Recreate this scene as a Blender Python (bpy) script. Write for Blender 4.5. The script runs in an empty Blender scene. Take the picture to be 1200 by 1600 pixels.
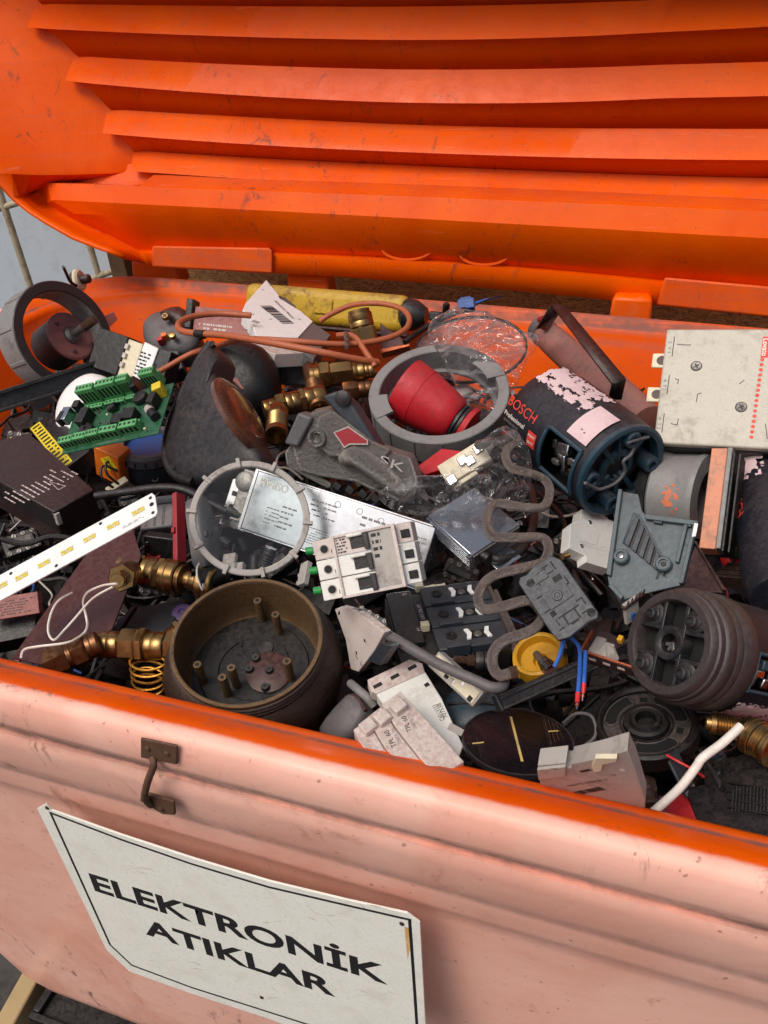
import bpy, bmesh, math, random
from mathutils import Vector, Matrix, noise
random.seed(7)
S = bpy.context.scene
COL = S.collection
# ------------------------------------------------------------------ camera
F = 1243.0          # focal length in photograph pixels (1200 x 1600)
H = 0.40            # eye height above the rim of the container
_X = Vector((3970, 555, -F)).normalized()          # container length, in camera axes (right, down, forward)
_Z = -Vector((128, 1870, F)); _Z = (_Z - _X * _Z.dot(_X)).normalized()
_Y = _Z.cross(_X)
R3 = Matrix((_X, _Y, _Z))
CAM = Vector((0, 0, H))
RIGHT = R3 @ Vector((1, 0, 0)); UP = R3 @ Vector((0, -1, 0)); FWD = R3 @ Vector((0, 0, 1))
cd = bpy.data.cameras.new("camera"); cam = bpy.data.objects.new("camera", cd); COL.objects.link(cam)
m = Matrix.Identity(4)
for i in range(3):
    m[i][0] = RIGHT[i]; m[i][1] = UP[i]; m[i][2] = -FWD[i]; m[i][3] = CAM[i]
cam.matrix_world = m
cd.sensor_fit = 'VERTICAL'; cd.sensor_height = 36; cd.lens = F / 1600 * 36
cd.clip_start = 0.02; cd.clip_end = 200
S.camera = cam
# ------------------------------------------------------------------ light
SUN_EL, SUN_ROT = 58, 205
w = bpy.data.worlds.new("World"); S.world = w; w.use_nodes = True
nt = w.node_tree; bg = nt.nodes["Background"]
sky = nt.nodes.new("ShaderNodeTexSky"); sky.sky_type = 'NISHITA'; sky.sun_disc = False
sky.sun_elevation = math.radians(SUN_EL); sky.sun_rotation = math.radians(SUN_ROT)
sky.air_density = 1.0; sky.dust_density = 6.0; sky.ozone_density = 1.0
nt.links.new(sky.outputs[0], bg.inputs[0]); bg.inputs[1].default_value = 0.085
sl = bpy.data.lights.new("sun", 'SUN'); sl.energy = 1.5; sl.angle = math.radians(28); sl.color = (1, .95, .88)
so = bpy.data.objects.new("sun", sl); COL.objects.link(so)
# Nishita: rotation measured from +Y towards +X (clockwise seen from above)
az = math.radians(SUN_ROT); el = math.radians(SUN_EL)
sd = Vector((math.sin(az) * math.cos(el), math.cos(az) * math.cos(el), math.sin(el)))
so.rotation_euler = sd.to_track_quat('Z', 'Y').to_euler()
S.view_settings.view_transform = 'Standard'; S.view_settings.look = 'None'
S.view_settings.exposure = 0.35; S.view_settings.gamma = 1.0
S.render.engine = 'CYCLES'
S.cycles.max_bounces = 8; S.cycles.transparent_max_bounces = 24

# ------------------------------------------------------------------ placing
def ray(px, py): return R3 @ Vector(((px - 600) / F, (py - 800) / F, 1))
def pdepth(px, py, lift=0.0):            # depth at which a sight line meets the sloping surface of the heap
    r = ray(px, py)
    return (H + .075 + .0172 - lift) / (.0556 * r.y - r.z)
def at(px, py, lift=0.0): return CAM + ray(px, py) * pdepth(px, py, lift)
def onY(px, py, y): r = ray(px, py); return CAM + r * (y / r.y)
def onZ(px, py, z): r = ray(px, py); return CAM + r * ((z - H) / r.z)

class Fr:                                # a local frame: origin, axes, one unit = one photo pixel at that depth
    def __init__(s, o, x, y, z, sc, lu=0, lv=0):
        s.o, s.x, s.y, s.z, s.s, s.lu, s.lv = o, x, y, z, sc, lu, lv
        M = Matrix.Identity(4)
        for i in range(3):
            M[i][0] = x[i] * sc; M[i][1] = y[i] * sc; M[i][2] = z[i] * sc; M[i][3] = o[i]
        s.M = M; s.inv = M.inverted()
    def q(s, px, py, z=0.0):             # where the sight line of a pixel meets the local plane z
        r = ray(px, py); a = s.o + s.z * (z * s.s)
        t = (a - CAM).dot(s.z) / r.dot(s.z)
        return s.inv @ (CAM + r * t)
    def loc(s, P): return s.inv @ P

def F2(c, pu, pv, n=(0, -.5, .86), lift=0.0):
    """frame of a rectangular face: three corners, a hint for its normal; the right angle is enforced"""
    D = pdepth(c[0], c[1], lift); sc = D / F
    n = Vector(n).normalized(); C = ray(*c) * D; ru, rv = ray(*pu), ray(*pv)
    a = C.dot(n) / ru.dot(n); b = C.dot(n) / rv.dot(n)
    for _ in range(30):
        U = ru * a - C; V = rv * b - C
        g = U.dot(V); ga = ru.dot(V); gb = U.dot(rv)
        k = g / (ga * ga + gb * gb + 1e-12)
        a -= k * ga * .8; b -= k * gb * .8
    U = ru * a - C; V = rv * b - C
    x = U.normalized(); y = (V - x * V.dot(x)).normalized()
    return Fr(CAM + C, x, y, x.cross(y), sc, U.length / sc, V.length / sc)

def FA(px, py, a, tilt, lift=0.0):
    """frame of something round: z is the axis leaning from the viewer towards image direction a by tilt; y faces the viewer"""
    D = pdepth(px, py, lift); sc = D / F
    r = ray(px, py).normalized(); rt = (RIGHT - r * RIGHT.dot(r)).normalized(); up = rt.cross(r)
    a = math.radians(a); t = math.radians(tilt)
    L = rt * math.cos(a) + up * math.sin(a); Sd = up * math.cos(a) - rt * math.sin(a); T = -r
    Z = T * math.cos(t) + L * math.sin(t)
    return Fr(CAM + ray(px, py) * D, Sd, Z.cross(Sd), Z, sc)

def FL(p0, p1, l0=0.0, l1=0.0):
    """frame of something long: z runs from p0 to p1, y faces the viewer"""
    A, B = at(*p0, l0), at(*p1, l1); sc = pdepth(*p0, l0) / F
    Z = (B - A).normalized(); T = (CAM - A).normalized()
    X = T.cross(Z).normalized(); fr = Fr(A, X, Z.cross(X), Z, sc); fr.len = (B - A).length / sc
    return fr

# ------------------------------------------------------------------ materials
def srgb(c):
    return tuple(((v / 255) / 12.92 if v <= 10 else (((v / 255) + .055) / 1.055) ** 2.4) for v in c)
MATS = {}
class N:
    def __init__(s, name):
        s.m = bpy.data.materials.new(name); s.m.use_nodes = True; s.t = s.m.node_tree
        s.p = s.t.nodes["Principled BSDF"]; s.out = s.t.nodes["Material Output"]
    def n(s, k, **kw):
        o = s.t.nodes.new("ShaderNode" + k)
        for a, b in kw.items(): setattr(o, a, b)
        return o
    def l(s, a, b): s.t.links.new(a, b)
    def noise(s, co, sc, det=4, rough=.6, dist=0.0):
        o = s.n("TexNoise"); o.inputs["Scale"].default_value = sc; o.inputs["Detail"].default_value = det
        o.inputs["Roughness"].default_value = rough; o.inputs["Distortion"].default_value = dist
        s.l(co, o.inputs["Vector"]); return o.outputs[0]
    def ramp(s, f, a, b, va=0.0, vb=1.0):
        o = s.n("MapRange"); o.interpolation_type = 'SMOOTHSTEP'
        for i, v in enumerate((a, b, va, vb)): o.inputs[i + 1].default_value = v
        s.l(f, o.inputs[0]); return o.outputs[0]
    def mix(s, f, a, b):
        o = s.n("Mix", data_type='RGBA')
        if isinstance(f, (int, float)): o.inputs[0].default_value = f
        else: s.l(f, o.inputs[0])
        for i, v in ((6, a), (7, b)):
            if isinstance(v, tuple): o.inputs[i].default_value = (*v[:3], 1)
            else: s.l(v, o.inputs[i])
        return o.outputs[2]
    def math(s, op, a, b=0.0):
        o = s.n("Math", operation=op)
        for i, v in enumerate((a, b)):
            if isinstance(v, (int, float)): o.inputs[i].default_value = v
            else: s.l(v, o.inputs[i])
        return o.outputs[0]
    def bump(s, h, st, d=1.0):
        o = s.n("Bump"); o.inputs["Strength"].default_value = st; o.inputs["Distance"].default_value = d
        s.l(h, o.inputs["Height"]); return o.outputs[0]

def mat(name, rgb, rough=.5, metal=0.0, dirt=.45, dirtc=(58, 50, 46), sc=1.0, bump=.15, dust=.25, dust_bounce=(120, 102, 96),
        spec=.5, speck=0.0, speckc=(20, 18, 16), coat=0.0, unit=1.0, rv=.12):
    """worn, slightly dirty surface; dirt, dust and specks come from noise in the object's own space"""
    if name in MATS: return MATS[name]
    x = N(name); tc = x.n("TexCoord"); mp = x.n("Mapping"); x.l(tc.outputs["Object"], mp.inputs[0])
    oi = x.n("ObjectInfo"); rnd = x.n("VectorMath", operation='SCALE'); cb = x.n("CombineXYZ")
    for i in range(3): x.l(oi.outputs["Random"], cb.inputs[i])
    x.l(cb.outputs[0], rnd.inputs[0]); rnd.inputs["Scale"].default_value = 700 / unit; x.l(rnd.outputs[0], mp.inputs["Location"])
    co = mp.outputs[0]; k = sc * unit
    n1 = x.noise(co, .018 * k, 5, .65, .6); n2 = x.noise(co, .11 * k, 5, .7); n3 = x.noise(co, .9 * k, 3, .7)
    f = x.math('ADD', x.math('MULTIPLY', n1, .65), x.math('MULTIPLY', n2, .35))
    f = x.ramp(f, .47, .68, 0, dirt)
    base = srgb(rgb); c = x.mix(x.ramp(n2, .3, .75, 0, .35), base, tuple(min(1, v * 1.18) for v in base))
    c = x.mix(f, c, srgb(dirtc))
    if dust:
        g = x.n("NewGeometry"); sp = x.n("SeparateXYZ"); x.l(g.outputs["Normal"], sp.inputs[0])
        d = x.math('MULTIPLY', x.ramp(sp.outputs[2], .35, .95, 0, dust * 1.6), x.ramp(n2, .32, .66, .15, 1))
        c = x.mix(d, c, srgb(dust_bounce))  # settled dust on upward faces, its warm tint also painting the lid's reflection
    if speck: c = x.mix(x.ramp(x.noise(co, .35 * k, 3, .6), .60, .68, 0, speck), c, srgb(speckc))
    x.l(c, x.p.inputs["Base Color"])
    r = x.math('ADD', x.ramp(n2, .3, .7, rough - rv, rough + rv), x.math('MULTIPLY', f, .3)); x.l(r, x.p.inputs["Roughness"])
    x.p.inputs["Metallic"].default_value = metal; x.p.inputs["Specular IOR Level"].default_value = spec
    x.p.inputs["Coat Weight"].default_value = coat
    if metal > .3: x.l(x.math('SUBTRACT', metal, x.math('MULTIPLY', f, .35)), x.p.inputs["Metallic"])
    h = x.math('ADD', x.math('MULTIPLY', n3, .35), n2)
    x.l(x.bump(h, bump, 1.4 / unit), x.p.inputs["Normal"])
    MATS[name] = x.m; return x.m

mat("black_plastic", (16, 16, 18), .36, dust=.06, dirtc=(50, 44, 40))
mat("dark_plastic", (26, 27, 30), .40, dust=.09)
mat("soft_black", (11, 11, 12), .45, dust=.04, dirtc=(44, 38, 34))
mat("slate_plastic", (42, 50, 58), .40, dust=.08)
mat("teal_plastic", (32, 60, 74), .38, dust=.14, dirtc=(42, 42, 44))
mat("navy_plastic", (20, 22, 32), .5, dust=.2, dust_bounce=(80, 66, 66))
mat("teal_grey", (70, 84, 90), .45, dust=.12)
mat("grey_plastic", (128, 128, 127), .45, dust=.2)
mat("mid_grey", (86, 86, 88), .5, dust=.22)
mat("light_grey", (165, 160, 154), .5, dirt=.55, dirtc=(96, 84, 76), dust=.1)
mat("white_plastic", (216, 216, 210), .4, dirt=.38, dirtc=(140, 128, 114), dust=.08, speck=.25, speckc=(110, 98, 88))
mat("clean_white", (228, 228, 226), .38, dirt=.15, dirtc=(150, 140, 130), dust=.04)
mat("dusty_white", (200, 190, 183), .5, dirt=.35, dirtc=(146, 126, 116), dust=.38, dust_bounce=(150, 118, 108))
mat("cream", (214, 204, 176), .45, dirt=.3, dirtc=(130, 110, 84), dust=.1)
mat("aluminium", (168, 172, 178), .24, 1.0, dirt=.05, dirtc=(120, 116, 112), dust=.02, bump=.008, rv=.03)
mat("bright_metal", (190, 190, 192), .22, 1.0, dirt=.12, dust=.02, bump=.02, rv=.05)
mat("cast_metal", (150, 146, 140), .42, .75, dirt=.75, dirtc=(84, 74, 70), bump=.5, sc=1.6, dust=.25, speck=.3, speckc=(96, 70, 62))
mat("steel", (128, 124, 120), .4, .8, dirt=.55, dust=.1)
mat("brass", (158, 126, 80), .34, 1.0, dirt=.22, dirtc=(116, 82, 50), bump=.02, dust=.06, sc=.4, rv=.06)
mat("bronze", (54, 40, 33), .42, .3, dirt=.7, dirtc=(30, 23, 22), bump=.3, dust=.12)
mat("bronze_edge", (104, 80, 52), .45, .4, dirt=.75, dirtc=(46, 32, 24), bump=.3, dust=.05)
mat("copper", (196, 104, 68), .35, .7, dirt=.5, dirtc=(150, 74, 46), bump=.2, dust=.1)
mat("rust", (94, 62, 44), .75, .2, dirt=.8, dirtc=(52, 38, 32), bump=.7, sc=2.2, dust=.1, speck=.4, speckc=(140, 88, 50))
mat("rough_tube", (192, 176, 168), .5, .25, dirt=.6, dirtc=(112, 82, 74), bump=1.0, sc=.6, dust=.1, speck=.85, speckc=(196, 188, 176))
mat("tarnish", (122, 84, 54), .34, .9, dirt=.5, dirtc=(70, 46, 32), bump=.06, dust=.08, sc=.6)
mat("warm_dark", (50, 43, 43), .45, dust=.3, dust_bounce=(92, 78, 74), dirt=.4)
mat("black_maroon_sheen", (36, 24, 24), .38, dust=.15, dirt=.3, dust_bounce=(90, 62, 58))  # black case with its maroon top sheen put into the colour
mat("aged_white", (186, 180, 166), .42, dirt=.6, dirtc=(140, 130, 114), dust=.05, speck=.3, speckc=(110, 102, 92), sc=.8)
mat("dark_red", (66, 14, 14), .4, dust=.1, dirt=.3)
mat("red_plastic", (182, 24, 36), .48, dust=.12, dirt=.5, dirtc=(96, 22, 24))
mat("dull_red", (148, 34, 44), .5, dust=.1)
mat("pink_dust", (156, 98, 92), .55, dust=.25, dirt=.5, dirtc=(96, 66, 60))
mat("maroon", (50, 32, 31), .42, dust=.25, dirt=.4, dust_bounce=(110, 74, 68))
mat("orange_cable", (172, 90, 54), .5, dirt=.5, dirtc=(128, 66, 40), dust=.15, sc=2)
mat("yellow_plastic", (206, 152, 24), .4, dirt=.4, dirtc=(120, 78, 22), dust=.05)
mat("dirty_yellow", (190, 152, 30), .5, dirt=.85, dirtc=(90, 66, 34), dust=.25, sc=1.6, speck=.5, speckc=(60, 44, 28))
mat("yellow_paper", (222, 196, 40), .5, dirt=.2, dust=.05)
mat("orange_plastic", (222, 112, 30), .42, dirt=.3, dust=.05)
mat("pcb_green", (24, 84, 56), .35, dirt=.3, dust=.08)
mat("terminal_green", (84, 160, 98), .42, dirt=.3, dirtc=(40, 84, 50), dust=.1)
mat("green_bright", (20, 140, 64), .4, dirt=.2, dust=.02)
mat("blue_plastic", (28, 74, 140), .4, dirt=.3, dust=.08)
mat("wire_blue", (40, 92, 176), .4, dirt=.15, dust=.02)
mat("wire_red", (196, 40, 36), .4, dirt=.15, dust=.02)
mat("wire_white", (222, 216, 206), .42, dirt=.3, dirtc=(140, 118, 104), dust=.03)
mat("brown_lens", (92, 56, 42), .2, dirt=.4, dirtc=(60, 40, 34), dust=.1, bump=.03, coat=.4)
mat("ink", (24, 24, 26), .55, dirt=.05, dust=0, bump=0)
mat("ink_grey", (110, 108, 108), .6, dirt=.1, dust=0, bump=0)
mat("ink_pale", (196, 178, 174), .6, dirt=.2, dust=0, bump=0)
mat("ink_red", (206, 60, 48), .55, dirt=.1, dust=0, bump=0)
mat("hole", (8, 8, 8), .7, dirt=0, dust=0, bump=0)
mat("tin", (150, 150, 152), .2, 1.0, dirt=.3, dust=0, bump=.05)
mat("torn_paper", (214, 186, 188), .6, dirt=.35, dirtc=(170, 130, 132), dust=.08)
mat("wood", (150, 122, 84), .65, dirt=.5, dirtc=(96, 76, 50), dust=.1)
mat("solar_cell", (16, 12, 18), .26, dirt=.04, dirtc=(34, 26, 30), dust=.01, bump=.02, rv=.02, coat=.3)

def glassy(name, tint, gl, rough, bump=0.0, sc=.03):
    x = N(name); tr = x.n("BsdfTransparent"); tr.inputs[0].default_value = (*tint, 1)
    g = x.n("BsdfGlossy"); g.inputs[0].default_value = (.95, .95, .95, 1); g.inputs["Roughness"].default_value = rough
    lw = x.n("LayerWeight"); lw.inputs[0].default_value = .35
    ms = x.n("MixShader"); fac = x.ramp(lw.outputs["Fresnel"], 0, 1, gl, .85)
    if bump:
        tc = x.n("TexCoord"); n_ = x.noise(tc.outputs["Object"], sc, 4, .55, 1.2)
        nm = x.bump(n_, bump, 14); x.l(nm, g.inputs["Normal"]); x.l(nm, lw.inputs["Normal"])
    x.l(fac, ms.inputs[0]); x.l(tr.outputs[0], ms.inputs[1]); x.l(g.outputs[0], ms.inputs[2]); x.l(ms.outputs[0], x.out.inputs[0])
    x.t.nodes.remove(x.p); MATS[name] = x.m
glassy("glass", (.90, .95, .94), .03, .03)
def film(name):
    x = N(name); tr = x.n("BsdfTransparent"); tr.inputs[0].default_value = (.93, .93, .94, 1); df = x.n("BsdfTranslucent"); df.inputs[0].default_value = (.8, .8, .82, 1)
    dd = x.n("BsdfDiffuse"); dd.inputs[0].default_value = (.75, .75, .78, 1)
    g = x.n("BsdfGlossy"); g.inputs[0].default_value = (1, 1, 1, 1); g.inputs["Roughness"].default_value = .09
    tc = x.n("TexCoord"); n_ = x.noise(tc.outputs["Object"], .022, 2, .4, 1.6); nm = x.bump(n_, .45, 12); x.l(nm, g.inputs["Normal"])
    lw = x.n("LayerWeight"); lw.inputs[0].default_value = .4; x.l(nm, lw.inputs["Normal"])
    a = x.n("MixShader"); a.inputs[0].default_value = .5; x.l(dd.outputs[0], a.inputs[1]); x.l(df.outputs[0], a.inputs[2])
    b_ = x.n("MixShader"); x.l(x.ramp(lw.outputs["Facing"], .2, 1, .03, .4), b_.inputs[0]); x.l(tr.outputs[0], b_.inputs[1]); x.l(a.outputs[0], b_.inputs[2])
    c = x.n("MixShader"); x.l(x.ramp(lw.outputs["Fresnel"], .1, 1, .05, .6), c.inputs[0]); x.l(b_.outputs[0], c.inputs[1]); x.l(g.outputs[0], c.inputs[2])
    x.l(c.outputs[0], x.out.inputs[0]); x.t.nodes.remove(x.p); MATS[name] = x.m
film("plastic_film")

# ------------------------------------------------------------------ mesh building
class B:
    def __init__(s): s.b = bmesh.new(); s.lo = None
    def at(s, i0, M):
        s.b.verts.ensure_lookup_table()
        for v in s.b.verts[i0:]: v.co = M @ v.co
    def box(s, x0, y0, z0, x1, y1, z1, rot=0):
        cx, cy = (x0 + x1) / 2, (y0 + y1) / 2; c, n = math.cos(math.radians(rot)), math.sin(math.radians(rot))
        P = [((x - cx) * c - (y - cy) * n + cx, (x - cx) * n + (y - cy) * c + cy, z) for z in (z0, z1) for x, y in ((x0, y0), (x1, y0), (x1, y1), (x0, y1))]
        v = [s.b.verts.new(p) for p in P]
        for f in ((0, 3, 2, 1), (4, 5, 6, 7), (0, 1, 5, 4), (1, 2, 6, 5), (2, 3, 7, 6), (3, 0, 4, 7)): s.b.faces.new([v[i] for i in f])
        return s
    def cb(s, p, w, h, z0, z1, rot=0): return s.box(p[0] - w / 2, p[1] - h / 2, z0, p[0] + w / 2, p[1] + h / 2, z1, rot)
    def prism(s, pts, z0, z1, top=1.0):
        P = [Vector((p[0], p[1])) for p in pts]
        A = sum(P[i - 1].x * P[i].y - P[i].x * P[i - 1].y for i in range(len(P)))
        if A < 0: P.reverse()
        c = sum(P, Vector((0, 0))) / len(P); n = len(P)
        lo = [s.b.verts.new((p.x, p.y, z0)) for p in P]; hi = [s.b.verts.new((c.x + (p.x - c.x) * top, c.y + (p.y - c.y) * top, z1)) for p in P]
        for i in range(n): s.b.faces.new((lo[i], lo[(i + 1) % n], hi[(i + 1) % n], hi[i]))
        s.b.faces.new(hi); s.b.faces.new(lo[::-1]); return s
    def pillow(s, pts, h, depth=10, rings=7, pw=2.0, lo=.15):
        """a rounded body over a star-shaped outline"""
        P = [Vector((p[0], p[1])) for p in pts]
        A = sum(P[i - 1].x * P[i].y - P[i].x * P[i - 1].y for i in range(len(P)))
        if A < 0: P.reverse()
        Q = []
        for i in range(len(P)):
            a, b, c, d = P[i - 1], P[i], P[(i + 1) % len(P)], P[(i + 2) % len(P)]
            for t in (0, .33, .66): Q.append(.5 * ((2 * b) + (c - a) * t + (2 * a - 5 * b + 4 * c - d) * t * t + (3 * b - a - 3 * c + d) * t ** 3))
        c = sum(Q, Vector((0, 0))) / len(Q); n = len(Q); R = []
        lev = [(1, -depth)] + [(1 - (1 - lo) * (k / rings) ** 1.3, None) for k in range(rings + 1)]
        for sc, z in lev:
            if z is None: z = h * max(0, 1 - sc ** pw) ** .55
            R.append([s.b.verts.new((c.x + (p.x - c.x) * sc, c.y + (p.y - c.y) * sc, z)) for p in Q])
        for a, b in zip(R, R[1:]):
            for i in range(n): s.b.faces.new((a[i], a[(i + 1) % n], b[(i + 1) % n], b[i]))
        s.b.faces.new(R[-1]); s.b.faces.new(R[0][::-1]); return s
    def lathe(s, prof, n=48, closed=False, c=(0, 0), skip=None, a0=0.0):
        rings = []
        for r, z in prof:
            if r < 1e-6: rings.append([s.b.verts.new((c[0], c[1], z))])
            else: rings.append([s.b.verts.new((c[0] + r * math.cos(a0 + 2 * math.pi * i / n), c[1] + r * math.sin(a0 + 2 * math.pi * i / n), z)) for i in range(n)])
        pairs = list(zip(range(len(rings)), range(1, len(rings))))
        if closed: pairs.append((len(rings) - 1, 0))
        for a, b in pairs:
            A, C = rings[a], rings[b]
            for i in range(n):
                if skip and skip(i * 360 / n, (prof[a][1] + prof[b][1]) / 2): continue
                j = (i + 1) % n
                if len(A) == 1 and len(C) == 1: continue
                if len(A) == 1: s.b.faces.new((A[0], C[j], C[i]))
                elif len(C) == 1: s.b.faces.new((A[i], A[j], C[0]))
                else: s.b.faces.new((A[i], A[j], C[j], C[i]))
        return s
    def cyl(s, p0, p1, r, r2=None, n=16, a0=0.0):
        p0, p1 = Vector(p0), Vector(p1); i0 = len(s.b.verts); L = (p1 - p0).length
        s.lathe([(0, 0), (r, 0), (r if r2 is None else r2, L), (0, L)], n, a0=a0)
        q = (p1 - p0).normalized().to_track_quat('Z', 'Y').to_matrix().to_4x4()
        s.at(i0, Matrix.Translation(p0) @ q); return s
    def tube(s, pts, r, n=8, smooth=True, cap=True):
        P = [Vector(p) for p in pts]
        if smooth: P = spline(P)
        rings = []; up = None
        for i, p in enumerate(P):
            t = (P[min(i + 1, len(P) - 1)] - P[max(i - 1, 0)]).normalized()
            if up is None: up = t.orthogonal().normalized()
            up = (up - t * up.dot(t)).normalized(); sd_ = t.cross(up)
            rr = r(i / (len(P) - 1)) if callable(r) else r
            rings.append([s.b.verts.new(p + (up * math.cos(2 * math.pi * k / n) + sd_ * math.sin(2 * math.pi * k / n)) * rr) for k in range(n)])
        for a, b in zip(rings, rings[1:]):
            for i in range(n): s.b.faces.new((a[i], a[(i + 1) % n], b[(i + 1) % n], b[i]))
        if cap: s.b.faces.new(rings[0][::-1]); s.b.faces.new(rings[-1])
        return s
    def grid(s, rows):
        V = [[s.b.verts.new(p) for p in r] for r in rows]
        for a, b in zip(V, V[1:]):
            for i in range(len(a) - 1): s.b.faces.new((a[i], a[i + 1], b[i + 1], b[i]))
        return V
    def sphere(s, c, r, n=12, sz=1.0):
        s.lathe([(r * math.sin(math.pi * k / 8), c[2] - r * sz * math.cos(math.pi * k / 8)) for k in range(9)], n, c=c); return s

def spline(P, k=5):
    out = []
    for i in range(len(P) - 1):
        a, b, c, d = P[max(i - 1, 0)], P[i], P[i + 1], P[min(i + 2, len(P) - 1)]
        for j in range(k):
            t = j / k
            out.append(.5 * ((2 * b) + (c - a) * t + (2 * a - 5 * b + 4 * c - d) * t * t + (3 * b - a - 3 * c + d) * t ** 3))
    out.append(P[-1]); return out

def thing(name, label, cat, fr, group=None):
    o = bpy.data.objects.new(name, None); o.empty_display_size = .01; COL.objects.link(o)
    o.matrix_basis = fr.M if isinstance(fr, Fr) else fr
    o['label'] = label; o['category'] = cat
    if group: o['group'] = group
    return o
def part(par, name, m_, b, bevel=0.0, ang=38, seg=2, label=None, solid=0.0, sub=0, fixn=True):
    me = bpy.data.meshes.new(name)
    if fixn: bmesh.ops.recalc_face_normals(b.b, faces=b.b.faces)
    b.b.to_mesh(me); b.b.free()
    me.materials.append(MATS[m_] if isinstance(m_, str) else m_)
    for p in me.polygons: p.use_smooth = True
    me.set_sharp_from_angle(angle=math.radians(ang))
    o = bpy.data.objects.new(name, me); COL.objects.link(o)
    if par is not None: o.parent = par
    if solid:
        md = o.modifiers.new("solid", 'SOLIDIFY'); md.thickness = solid; md.offset = -1
    if sub:
        md = o.modifiers.new("sub", 'SUBSURF'); md.levels = md.render_levels = sub
    if bevel:
        md = o.modifiers.new("bevel", 'BEVEL'); md.width = bevel; md.segments = seg; md.limit_method = 'ANGLE'; md.angle_limit = math.radians(40)
        md.use_clamp_overlap = True; md.harden_normals = False
    if label: o['label'] = label
    return o
def dupe(o, par, loc=None, M=None):
    c = o.copy(); COL.objects.link(c); c.parent = par
    if loc is not None: c.location = loc
    if M is not None: c.matrix_basis = M
    return c
def text(par, s_, size, loc, m_, rot=0, bold=0.0, sx=1.0, name="lettering", ext=.15, wrap=None, ax='CENTER', ay='CENTER'):
    cu = bpy.data.curves.new("t", 'FONT'); cu.body = s_; cu.size = size; cu.align_x = ax; cu.align_y = ay
    cu.offset = bold; cu.extrude = ext; cu.resolution_u = 4
    o = bpy.data.objects.new("t", cu); COL.objects.link(o)
    me = bpy.data.meshes.new_from_object(o.evaluated_get(bpy.context.evaluated_depsgraph_get()))
    bpy.data.objects.remove(o); bpy.data.curves.remove(cu)
    M = Matrix.Translation(Vector(loc)) @ Matrix.Rotation(math.radians(rot), 4, 'Z') @ Matrix.Diagonal((sx, 1, 1, 1))
    me.transform(M)
    if wrap:                                   # wrap = (radius, angle, z): letters run along the axis of a round body
        r, th, z0 = wrap
        for v in me.vertices:
            t = math.radians(th) - v.co.y / r; rr = r + .3 + v.co.z
            v.co = (rr * math.cos(t), rr * math.sin(t), z0 + v.co.x)
    me.materials.clear(); me.materials.append(MATS[m_]); me.name = name
    q = bpy.data.objects.new(name, me); COL.objects.link(q); q.parent = par; return q
def prints(par, x0, y0, x1, y1, rows, m_="ink", z=.3, hgt=.5, seed=0, name="printed_lines", rot=0):
    """small print: rows of short dashes too small to read"""
    r = random.Random(seed); b = B(); dy = (y1 - y0) / rows; cx, cy = (x0 + x1) / 2, (y0 + y1) / 2
    cr, sr = math.cos(math.radians(rot)), math.sin(math.radians(rot))
    for k in range(rows):
        x = x0; y = y1 - (k + .5) * dy; end = x1 - (x1 - x0) * r.random() * .35
        while x < end:
            wd = dy * (.25 + r.random() * .9); a = dy * hgt / 2
            if r.random() > .15:
                pts = [(x, y - a), (min(x + wd, x1), y - a), (min(x + wd, x1), y + a), (x, y + a)]
                b.b.faces.new([b.b.verts.new(((p[0] - cx) * cr - (p[1] - cy) * sr + cx, (p[0] - cx) * sr + (p[1] - cy) * cr + cy, z)) for p in pts])
            x += wd + dy * .22
    return part(par, name, m_, b)
def barcode(par, x0, y0, x1, y1, z=.3, seed=1, rot=0, m_="ink"):
    r = random.Random(seed); b = B(); x = x0; cx, cy = (x0 + x1) / 2, (y0 + y1) / 2
    u = (x1 - x0) / 60
    while x < x1:
        wd = u * r.choice((1, 1, 2, 3)); b.box(x, y0, z - .2, min(x + wd, x1), y1, z); x += wd + u * r.choice((1, 1, 2))
    M = Matrix.Translation((cx, cy, 0)) @ Matrix.Rotation(math.radians(rot), 4, 'Z') @ Matrix.Translation((-cx, -cy, 0)); b.at(0, M)
    return part(par, "barcode", m_, b)
def cylpatch(r, ta, tb, za, zb, nt=14, nz=18, rag=0.0, seed=0, thick=.6):
    b = B(); rnd = random.Random(seed)
    V = [[b.b.verts.new((r * math.cos(math.radians(ta + (tb - ta) * i / nt)), r * math.sin(math.radians(ta + (tb - ta) * i / nt)), za + (zb - za) * j / nz)) for i in range(nt + 1)] for j in range(nz + 1)]
    for j in range(nz):
        for i in range(nt):
            e = min(i, nt - 1 - i, j, nz - 1 - j)
            if rag and (noise.noise(Vector((i * 5.0 / nt + seed, j * 7.0 / nz, 3))) * .7 + noise.noise(Vector((i * 14.0 / nt + seed, j * 20.0 / nz, 8))) * .45 + (.35 if e > 1 else -.05)) < rag - .5: continue
            b.b.faces.new((V[j][i], V[j][i + 1], V[j + 1][i + 1], V[j + 1][i]))
    for v in [v for v in b.b.verts if not v.link_faces]: b.b.verts.remove(v)
    if rag:
        for v in b.b.verts:
            if v.is_boundary: v.co += Vector((rnd.uniform(-1, 1), rnd.uniform(-1, 1), rnd.uniform(-2.2, 2.2)))
    bmesh.ops.recalc_face_normals(b.b, faces=b.b.faces)
    return b
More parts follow.
